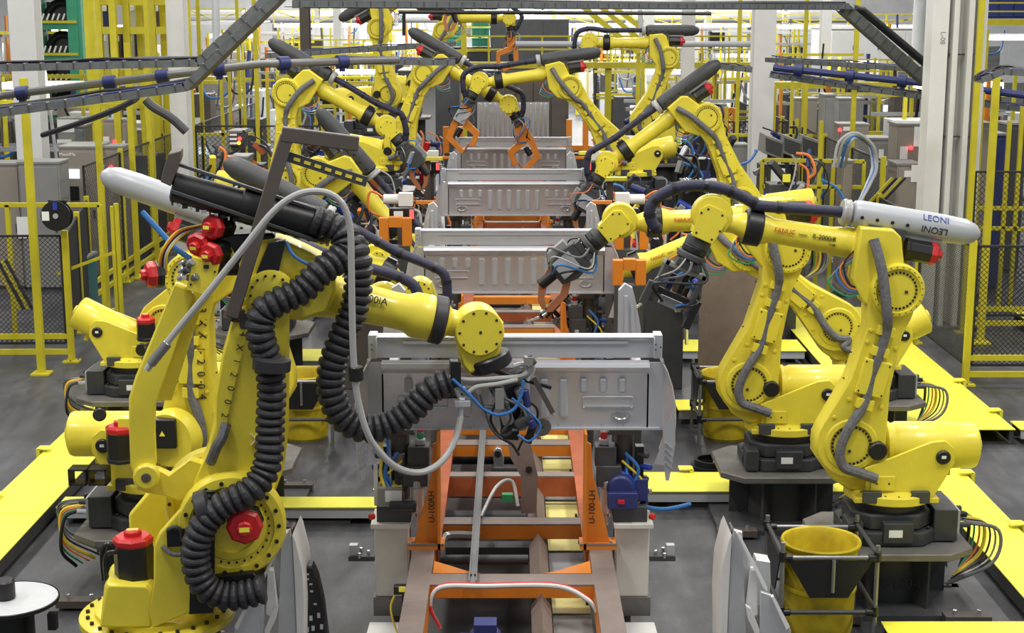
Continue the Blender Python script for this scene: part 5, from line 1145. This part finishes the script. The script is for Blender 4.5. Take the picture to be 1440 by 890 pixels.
# grey chutes
for k in range(3):
    a = W(1073+26*k, 215, 22); mb = MB(); mb.prism([(0, .0), (.28, -.10), (.30, .16), (.02, .26)], 0, .5, m='cab', c=.01); mb.prism([(.03, .22), (.27, .13), (.26, -.06), (.04, .03)], -.01, .0, m='dark'); mb.box((.14, .3, -a.z/2), (.05, .05, a.z), m='dark'); o = mb.build('part_chute'); o.location = a; tag(o, f'{["left", "middle", "right"][k]} one of three sloped grey part chutes on the right', 'chute', 'grey part chutes')
o = MB().box((0, 0, 0), (.19, .01, .22), m='paper').build('notice_sheet'); o.location = W(1094, 248, 21.165); tag(o, 'white notice sheet on the yellow rail below the grey chutes', 'notice')
# yellow guard frame around the chutes
def yframe(pts, verts, Y, label, name='guard_frame', t=.05, m='yellow2'):
    o0 = W(pts[0][0], pts[0][1], Y); o0.z = 0; e = empty(name, o0, label=label, cat='guard rail')
    for k, (x0, y0, x1, y1) in enumerate(pts): MB().bar(W(x0, y0, Y)-o0, W(x1, y1, Y)-o0, t, m=m).build('rail', e, smooth=0)
    for (x, y) in verts: a = W(x, y, Y); MB().box(V((a.x, Y, a.z/2))-o0, (t, t, a.z), m=m).build('post', e, smooth=0)
    return e
yframe([(1072, 225, 1215, 227), (1072, 262, 1215, 263)], [(1072, 225), (1155, 170), (1172, 225), (1215, 227)], 21.2, 'yellow guard frame around the grey chutes')
yframe([(1020, 190, 1056, 190), (1085, 191, 1160, 191)], [(1022, 150), (1090, 120), (1115, 100), (1135, 100)], 26, 'thin yellow guard frame left of the chutes')
yframe([(1315, 292, 1440, 293), (1358, 320, 1440, 322)], [(1316, 280), (1420, 170), (1438, 150)], 20.2, 'yellow guard frame right of the white double column')
yframe([(0, 288, 140, 288)], [(10, 288), (45, 288), (140, 288), (158, 290), (163, 286)], 18.0, 'yellow rail frame behind the left near fence')
yframe([(225, 190, 370, 188), (345, 240, 420, 240)], [(225, 130), (242, 120), (262, 110), (268, 110), (310, 90), (322, 100), (342, 90), (375, 100), (390, 110), (420, 110)], 27, 'group of thin yellow posts behind the operator panel')
yframe([(80, 385, 160, 355)], [], 17.6, 'slanted yellow hand rail behind the left fence', t=.035)
for (x0, y0, x1, y1, Y, s_) in ((1255, 250, 1180, 330, 20.2, 'right'), (-10, 365, 28, 435, 17.6, 'left')):
    o0 = W(x0, y0, Y); o0.z = 0; e = empty('light_curtain', o0, label=f'black and yellow slanted guard rails on the {s_} behind the fence', cat='guard rail')
    for k in range(4): MB().bar(W(x0+k*6, y0, Y)-o0, W(x1+k*6, y1, Y)-o0, .03, m='yellow2' if k % 2 == 0 else 'black2').build('rail', e, smooth=0)
# orange frames beside the line (tip dressers / lifter frames)
def oframe(px, py0, py1, Y, w, label, arch=True, d=.10):
    a = W(px, py0, Y); e = empty('orange_frame', (a.x, Y, 0), label=label, cat='frame'); ht = a.z; hb = max(0, W(px, py1, Y).z)
    for sx in (-1, 1): MB().box((sx*w/2, 0, (ht+hb)/2), (.09, d, ht-hb), m='orange').build('upright', e, bevel=.004)
    if arch: MB().box((0, -.004, ht-.04), (w-.092, d-.006, .10), m='orange').build('crossbar', e, bevel=.004)
    MB().box((0, 0, hb/2), (w+.05, d+.05, max(.05, hb)), m='dark').build('base', e)
oframe(888, 311, 350, 14.6, .24, 'orange arch frame right of the second truck panel')
oframe(556, 306, 345, 14.6, .22, 'orange arch frame left of the second truck panel'); oframe(812, 168, 215, 24.3, .26, 'tall orange posts right of the fourth truck panel', arch=False)
oframe(637, 178, 215, 23.6, .22, 'orange post pair left of the fourth truck panel', arch=False); oframe(1028, 152, 215, 29, .16, 'orange frame behind the far right robots'); oframe(885, 365, 400, 13.2, .2, 'orange frame near the right side of the second panel, low'); oframe(760, 205, 212, 30, 2.0, 'low orange frame at the far end of the line')
# white weld clamp units beside panel two and three
for s in (-1, 1):
    for (Y, z, nm) in ((14.9, 2.12, 'second'), (20.2, 2.05, 'third')):
        if Y > 15 and s > 0 and False: continue
        e = empty('weld_clamp', (s*1.0+.02, Y, z), label=f'white and orange weld clamp head at the {side[s]} of the {nm} truck panel', cat='clamp')
        mb = MB(); mb.ccyl((0, 0, 0), (s*.28, 0, .0), .05, .008, m='white'); mb.box((s*.06, 0, .0), (.14, .11, .13), m='white'); mb.build('cylinder', e, bevel=.006)
        mb = MB(); mb.box((-s*.14, 0, -.03), (.2, .04, .035), m='orange'); mb.build('jaw', e, bevel=.003); MB().box((s*.1, 0, -.16), (.24, .12, .15), m='black').build('valve_box', e, bevel=.006)
        MB().box((s*.13, -.065, -.15), (.09, .006, .08), m='paper').build('white_label', e); MB().box((s*.0, -.065, -.14), (.04, .006, .09), m='redlamp').build('red_glow_label', e)  # red label is no lamp; its glow is put into the material
        MB().box((s*.1, .02, -z/2-.12), (.09, .09, z-.24), m='brown').build('stand', e)
        MB().tube(spl([(s*.25, 0, 0), (s*.4, -.03, .08), (s*.42, 0, -.1), (s*.25, .02, -.2)]), .012, m='wire_o').build('hose', e)
for (px, py, Y, s_) in ((835, 214, 21, 'upper right'), (858, 250, 18.6, 'lower right'), (600, 222, 20, 'left')):
    a = W(px, py, Y); e = empty('locating_arm', (a.x, Y, 0), label=f'flat yellow locating arm at the {s_} of the third panel', cat='fixture'); mb = MB(); o_ = rrect(0, 0, .42, .12, .05, 4); mb.prism(o_, a.z-.03, a.z+.01, m='pad' if s_ != 'left' else 'yellow', pl='xy'); mb.build('arm_plate', e); MB().box((0, .05, a.z/2-.02), (.08, .08, a.z-.05), m='brown').build('post', e)

# ================================================================== upper left: green racks, yellow storage frame
o0 = W(57, 0, 30); o0.z = 0; 
for (px0, px1, Y, lb_) in ((57, 113, 30, 'green stacked part racks beside the left white column'),):
    e = empty('part_rack', (o0.x, Y, 0), label=lb_, cat='rack')
    wd_ = W(px1, 0, Y).x-o0.x
    for py in (-8, 37, 82, 121, 165):
        z = W(px0, py, Y).z
        MB().box((wd_/2, 0, z), (wd_, .5, .12), m='green').build('shelf_beam', e, smooth=0); MB().box((wd_/2, -.27, z+.085), (wd_*.95, .04, .05), m='yellow2').build('yellow_strip', e, smooth=0)
        ar = MB(); ar.tube(spl([(.05, .1, z+.2), (wd_*.3, .1, z+.42), (wd_*.6, .1, z+.44), (wd_*.8, .1, z+.25)]), .07, m='black'); ar.build('curved_part', e)
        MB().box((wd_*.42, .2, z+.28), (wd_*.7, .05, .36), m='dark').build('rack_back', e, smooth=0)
        for j_ in range(5): MB().bar((.06+j_*.10, -.2, z+.12), (.11+j_*.10, -.2, z+.24), .03, m='white').build('support_finger', e, smooth=0)
    MB().box((wd_-.10, -.02, 2.1), (.20, .5, 4.2), m='green').build('side_panel', e, smooth=0)
    for xx in (0, wd_+.03): MB().box((xx, 0, 2.1), (.07, .5, 4.2), m='green').build('upright', e, smooth=0)
for i, (px, py, Y) in enumerate(((620, 24, 46), (620, 38, 46), (620, 52, 46), (664, 26, 50), (664, 40, 50), (664, 54, 50))):
    a = W(px, py, Y); b_ = W(px+(32 if px < 640 else 24), py+11, Y); z1, z0 = a.z, b_.z
    mb = MB(); mb.box((0, 0, 0), (b_.x-a.x, .6, z1-z0), m='green'); 
    for j in range(5): mb.box((-(b_.x-a.x)/2+(b_.x-a.x)*(j+.5)/5, -.31, 0), (.04, .03, z1-z0), m='green')
    mb.box((0, -.31, (z1-z0)/2), (b_.x-a.x+.03, .05, .05), m='green')
    o = mb.build('green_crate', bevel=.01); o.location = ((a.x+b_.x)/2, Y, (z1+z0)/2); tag(o, f'{["top", "middle", "bottom"][i%3]} green crate in the {"left" if i<3 else "right"} stack behind the far left robots', 'crate', 'far green crates')
for (px, Y, n_) in ((636, 46.3, 'left'), (676, 50.3, 'right')):
    a = W(px, 66, Y); o = MB().box((0, 0, a.z/2), (.9, .8, a.z), m='dark').box((0, -.42, a.z-.1), (.95, .05, .08), m='yellow2').build('crate_rack'); o.location = (a.x, Y, 0); tag(o, f'dark rack carrying the {n_} stack of green crates', 'rack')
o0 = W(130, 40, 26); o0.z = 0; e = empty('storage_rack', o0, label='tall yellow storage frame with many uprights at the upper left', cat='storage frame')
for px in (124, 139, 159, 178, 197, 214, 230): a = W(px, 30, 26+(px % 3)*.3); MB().box(V((a.x, 26+(px % 3)*.3, 2.3))-o0, (.11, .11, 4.6), m='yellow2').build('upright', e, smooth=0)
for py in (2, 43, 90, 104): a = W(118, py, 26.1); b_ = W(238, py, 26.1); MB().box(V(((a.x+b_.x)/2, 26.3, a.z))-o0, (b_.x-a.x, .08, .12), m='yellow2').build('crossbeam', e, smooth=0)
for k, (px, py) in enumerate(((150, 20), (168, 62), (188, 20), (186, 62), (205, 62), (222, 20), (150, 62), (205, 22))):
    a = W(px, py, 27.2); o = MB().box((0, 0, 0), (.2, .5, .48), m=['dblue', 'brown', 'duct', 'lgrey'][k % 4]).box((0, -.26, .1), (.14, .02, .1), m='paper').build('storage_bin', bevel=.01); o.location = a; tag(o, f'{["dark blue", "brown", "pale", "grey"][k%4]} bin in the {"upper" if py<40 else "lower"} bay of the yellow storage frame, place {"first second third fourth fifth sixth seventh eighth".split()[k]}', 'bin', 'bins in the yellow storage frame')

for py in (20, 62):
    a = W(150, py, 27.2); MB().box(V((W(180, py, 27.2).x+.1, 27.2, a.z-.265))-o0, (1.5, .5, .04), m='cab').build('shelf', e, smooth=0)
# ================================================================== walkway with yellow railing across the back, stair, mezzanines
def railing(e, org, x0, x1, Y, zd, h=1.05, post=.62*2, t=.045, truss=False, m='yellow2'):
    n = max(1, round((x1-x0)/post))
    for k in range(n+1): x = x0+(x1-x0)*k/n; MB().box(V((x, Y, zd+h/2))-org, (t, t, h), m=m).build('rail_post', e, smooth=0)
    for z in (h, h*.5): MB().box(V(((x0+x1)/2, Y, zd+z))-org, (x1-x0, t*.8, t*.8), m=m).build('hand_rail', e, smooth=0)
    if truss:
        for k in range(n):
            a = x0+(x1-x0)*k/n; b_ = x0+(x1-x0)*(k+1)/n; MB().bar(V((a, Y, zd+(0 if k % 2 else h)))-org, V((b_, Y, zd+(h if k % 2 else 0)))-org, t*.8, m=m).build('brace', e, smooth=0)
def walkway(px0, px1, py_top, py_deck, Y, label, d=1.2, truss=False, dm='yellow2', post=1.24, legs=True, body='dark', name='walkway'):
    a = W(px0, py_deck, Y); b_ = W(px1, py_deck, Y); top = W(px0, py_top, Y).z; org = V((a.x, Y, 0)); e = empty(name, org, label=label, cat='walkway')
    MB().box(V(((a.x+b_.x)/2, Y, a.z-.06))-org, (b_.x-a.x, .10, .14), m=dm).build('edge_beam', e, smooth=0)
    MB().box(V(((a.x+b_.x)/2, Y+d/2, a.z-.05))-org, (b_.x-a.x, d, .06), m=body).build('deck', e, smooth=0)
    railing(e, org, a.x, b_.x, Y, a.z, top-a.z, post, truss=truss); 
    if legs:
        n = max(1, round((b_.x-a.x)/4))
        for k in range(n+1): MB().box(V((a.x+(b_.x-a.x)*k/n, Y+.15, a.z/2))-org, (.14, .14, a.z), m='yellow2' if k % 2 else 'cab').build('leg', e, smooth=0)
    return e
walkway(650, 1062, 51, 88, 36, 'yellow railed walkway crossing the hall behind the line', post=.62)
walkway(385, 548, 14, 34, 58, 'left mezzanine with yellow truss railing and white edge', truss=True, dm='white', post=1.3, body='white', d=6)
walkway(262, 346, 12, 30, 60, 'far left mezzanine with yellow braced railing', truss=True, dm='white', post=1.2, body='white', d=6)
walkway(780, 1055, 18, 34, 64, 'far central mezzanine with white deck edge and crowded railing', truss=True, dm='white', post=1.6, body='white', d=5)
walkway(1085, 1300, 20, 36, 56, 'right mezzanine with yellow braced railing', truss=True, dm='white', post=1.3, body='white', d=5)
walkway(1380, 1470, 4, 28, 40, 'mezzanine with yellow rail at the upper right corner', dm='yellow2', post=1.2, body='cab', d=5)
cabinet(1385, -15, 1470, 42, 'dark blue enclosure on the upper right mezzanine', m='dblue', py1=26, d=2, name='enclosure', cat='enclosure', doors=4)
walkway(395, 550, 56, 76, 40, 'low yellow guard rail behind the left robots', post=.7, legs=True)
walkway(1085, 1300, 84, 116, 34, 'long yellow guard rail behind the right trays', post=.75)
# stair
o0 = W(600, 200, 33); o0.z = 0; e = empty('yellow_stair', o0, label='yellow stair climbing to the walkway right of the far left robots', cat='stair')
for dy in (0, .9):
    a = W(578, 118, 33+dy)-o0; b_ = W(650, 86, 33+dy)-o0; MB().bar(a, b_, .05, .16, m='yellow2').build('stringer', e, smooth=0)
    a2_ = W(580, 96, 33+dy)-o0; b2_ = W(650, 52, 33+dy)-o0; MB().bar(a2_, b2_, .05, m='yellow2').build('hand_rail', e, smooth=0)
    for k in range(4): t = k/3; p = a.lerp(b_, t); q_ = a2_.lerp(b2_, t); MB().bar(p, q_, .04, m='yellow2').build('baluster', e, smooth=0)
for k in range(7): t = k/6; p = (W(578, 118, 33)-o0).lerp(W(650, 86, 33)-o0, t); MB().box((p.x, .45, p.z), (.24, .9, .04), m='cab').build('tread', e, smooth=0)
a = W(652, 30, 33.4)-o0; MB().box((a.x, .4, a.z/2), (.12, .12, a.z), m='yellow2').build('support', e, smooth=0); a = W(602, 60, 33.6)-o0; MB().box((a.x, .6, a.z/2), (.28, .2, a.z), m='lgrey').build('support', e, smooth=0); a = W(580, 110, 33.6)-o0; MB().box((a.x, .6, a.z/2), (.12, .12, a.z), m='dark').build('support', e, smooth=0)
# yellow diagonal beams (crane arms)
for (x0, y0, x1, y1, Y, t, s_) in ((818, 8, 898, 74, 30, .20, 'thick yellow diagonal beam lettered along its side above the right robots'), (864, 10, 930, 62, 32, .07, 'thin yellow diagonal brace right of the thick one'), (845, 10, 905, 60, 33, .09, 'middle yellow diagonal brace above the right robots')):
    a = W(x0, y0, Y); b_ = W(x1, y1, Y); mb = MB(); mb.bar((0, 0, 0), b_-a, .10, t, up=(0, 1, 0), m='yellow2'); mb.bar(b_-a, V((b_.x-a.x, 0, -a.z)), .08, .08, m='yellow2'); o = mb.build('diagonal_beam', smooth=0); o.location = a; tag(o, s_, 'beam')
# lit lamp fixtures low under the mezzanine
for i, (px, py, w, Y) in enumerate(((727, 12, .9, 44), (724, 20, 1.0, 42), (715, 27, .3, 40))):
    a = W(px, py, Y); e = empty('ceiling_lamp', a, label=f'{["upper", "middle", "lower"][i]} lit strip lamp hanging over the far end of the line', cat='lamp', group='lit strip lamps over the line')
    MB().box((0, 0, 0), (w, .4, .06), m='lamp').build('lit_panel', e, smooth=0); MB().box((0, 0, .06), (w+.06, .46, .06), m='white').build('housing', e, smooth=0); MB().cyl((0, 0, .08), (0, 0, 2.5), .02, m='dark').build('hanger', e)
cabinet(690, 28, 800, 46, 'large dark machine behind the walkway at the far end', m='dark', d=3, name='press', cat='machine', doors=3)
cabinet(700, 96, 800, 40, 'brown machine housing below the walkway at the far end of the line', m='brown', d=2, name='machine_housing', cat='machine', doors=4)
cabinet(560, 100, 700, 41, 'dark housing below the stair', m='dark', d=2, name='machine_housing', cat='machine', doors=3)
cabinet(1170, 42, 1310, 44, 'large white insulated vessel housing at the upper right', m='white', d=3, py1=92, name='white_vessel', cat='machine', doors=4)
for i, px in enumerate((1292, 1302)):
    a = W(px, 60, 36+i); mb = MB(); mb.cyl((0, 0, 0), (0, 0, 5.2), .16, m='duct', n=20)
    for k in range(6): mb.lathe([(.17, 0), (.17, .06)], (0, 0, .6+k*.8), (0, 0, 1), 20, m='duct')
    o = mb.build('vent_pipe'); o.location = (a.x, 36+i, 0); tag(o, f'{["left", "right"][i]} pale grey vertical vent pipe left of the white double column', 'pipe')

# ================================================================== machine cells out to the hall end (both aisles)
rnd = random.Random(11)
names_ord = 'first second third fourth fifth sixth seventh eighth ninth tenth eleventh twelfth thirteenth fourteenth'.split()
def cell(x, y, label, w, h, kind):
    if (x > 10.5 and 37 < y < 47) or (7.5 < x < 13 and 40 < y < 50) or (-9.5 < x < -4 and 56 < y < 66): return
    if 54 < y < 71: h = min(h, 2.1)
    e = empty('machine_cell', (x, y, 0), label=label, cat='machine')
    cols = ['cab', 'dark', 'beige', 'white', 'dark', 'brown', 'tray', 'duct', 'black', 'dark']
    for k in range(5):
        bw = rnd.uniform(.3, .8); bh = rnd.uniform(.7, h*.9); bx = rnd.uniform(-w/2, w/2); by = rnd.uniform(-.6, .8)
        MB().box((bx, by, bh/2), (bw*1.3, rnd.uniform(.4, .8), bh), m=rnd.choice(cols)).build('housing', e, bevel=.01)
        if rnd.random() < .8: MB().box((bx+rnd.uniform(-.1, .1), by-.42, bh*.75), (rnd.uniform(.1, .25), .04, rnd.uniform(.1, .3)), m=rnd.choice(['paper', 'screen', 'paper', 'orange', 'lgrey', 'blue'])).build('panel', e, smooth=0)
    for k in range(4):
        px = rnd.uniform(-w/2, w/2); MB().box((px, rnd.uniform(-.8, .8), h*.55), (.06, .06, h*1.1), m='yellow2').build('post', e, smooth=0)
    for k in range(3):
        z = rnd.uniform(h*.5, h*1.08); MB().box((0, rnd.uniform(-.8, .8), z), (w, .06, .07), m=rnd.choice(['yellow2', 'yellow2', 'lgrey', 'steelb'])).build('rail', e, smooth=0)
    for k in range(4):
        px = rnd.uniform(-w/2, w/2); MB().cyl((px, rnd.uniform(-.6, .6), .3), (px+rnd.uniform(-.2, .2), rnd.uniform(-.6, .6), h*rnd.uniform(.8, 1.2)), rnd.uniform(.02, .06), n=8, m=rnd.choice(['steelb', 'pipe', 'duct', 'dblue', 'black', 'orange'])).build('pipe', e)
    for k in range(3):
        a = V((rnd.uniform(-w/2, w/2), -.7, rnd.uniform(1.2, h))); MB().tube(spl([a, a+V((.2, 0, -.4)), a+V((.6, 0, -.3)), a+V((.7, 0, .3))]), .025, n=6, m=rnd.choice(['black', 'hose', 'bblue', 'clear'])).build('hose', e)
    if kind: MB().box((rnd.uniform(-w/3, w/3), -.3, h+.15), (w*.5, .5, .10), m='lamp').build('lit_strip', e, smooth=0)
for s in (-1, 1):
    for k in range(12):
        y = 25+k*3.6; x = s*(7.2+(k % 2)*.7+k*.12)
        cell(x, y, f'cluttered grey and yellow machine cell, {names_ord[k]} back along the {side[s]} aisle', 2.6, 2.6 if k < 5 else 3.0, k % 3 == 0)
    for k in range(9):
        y = 33+k*4.2; x = s*(3.6+(k % 3)*.8)
        cell(x, y, f'crowded machine cell beside the line centre, {names_ord[k]} from the front on the {side[s]}', 2.4, 2.2+.12*k, k % 3 == 1)
    for k in range(8):
        y = 33+k*5; x = s*(11+k*.7)
        cell(x, y, f'distant machine cell near the {side[s]} hall side, {names_ord[k]} from the front', 3.4, 3.2, k % 2 == 0)
for k in range(7):
    cell(-9+3.6*k, 74, f'machine cell against the far wall, {names_ord[k]} from the left', 2.8, 3.6, True)
# pale ducts and lit strips high at the hall end
for k in range(9):
    x = -14+3.5*k; e = empty('air_duct', (x, 70, 3.4), label=f'pale air duct with drop near the far wall, {names_ord[k]} from the left', cat='duct', group='air ducts at the far wall')
    MB().cyl((-1.6, 0, .2), (1.6, 0, .2), .28, m='duct', n=16).build('run', e); MB().cyl((rnd.uniform(-1, 1), 0, .1), (rnd.uniform(-1, 1), 0, -3.4), .12, m='duct', n=12).build('drop', e)

# ================================================================== dark tooling stands crowding both sides of the far line
rnd = random.Random(5)
def tooling(x, y, h, label):
    e = empty('tooling_stand', (x, y, 0), label=label, cat='tooling')
    MB().box((0, 0, h*.45), (.5, .4, h*.9), m=rnd.choice(['dark', 'black', 'brown'])).build('base', e, bevel=.01)
    for k in range(4):
        a = V((rnd.uniform(-.35, .35), rnd.uniform(-.3, 0), h*rnd.uniform(.7, 1.0))); b_ = a+V((rnd.uniform(-.3, .3), rnd.uniform(-.2, .1), rnd.uniform(.1, .35)))
        MB().bar(a, b_, rnd.uniform(.05, .1), m=rnd.choice(['orange', 'dark', 'cab', 'yellow', 'black', 'dorange'])).build('arm', e, bevel=.004)
    for k in range(5):
        a = V((rnd.uniform(-.4, .4), -.28, h*rnd.uniform(.6, 1.15))); d = V((rnd.uniform(-1, 1), rnd.uniform(-.5, .5), rnd.uniform(-1, 1))).normalized()*rnd.uniform(.12, .25)
        MB().ccyl(a, a+d, rnd.uniform(.03, .055), .006, n=12, m=rnd.choice(['lgrey', 'blue', 'black', 'steelb', 'dark', 'red', 'dblue'])).build('actuator', e)
    for k in range(6):
        a = V((rnd.uniform(-.4, .4), -.3, h*rnd.uniform(.9, 1.2))); q = a+V((rnd.uniform(-.4, .4), -.05, -rnd.uniform(.2, .7)))
        MB().tube(spl([a, a.lerp(q, .3)+V((.12, 0, .06)), a.lerp(q, .7)+V((.12, -.04, 0)), q]), rnd.choice((.012, .02)), n=6, m=rnd.choice(['black', 'bblue', 'black', 'wire_o', 'navy', 'clear'])).build('hose', e)
    MB().box((rnd.uniform(-.15, .15), -.31, h*.95), (.1, .02, .1), m=rnd.choice(['paper', 'blue', 'pad'])).build('label_plate', e)
rows = ((1.55, 15.9), (1.45, 17.6), (1.5, 19.4), (1.5, 21.2), (1.55, 24.0), (1.6, 26.3), (1.7, 28.5), (2.5, 20.4), (2.9, 23.4), (3.6, 20.0), (3.5, 28.2), (2.6, 30.6), (3.9, 22.6))
for s in (-1, 1):
    for k, (x, y) in enumerate(rows):
        nm = f'{names_ord[k]} dark tooling stand with actuators and hoses on the {side[s]} of the line'
        tooling(s*x, y, 1.5 if x < 2 else 1.9, nm)
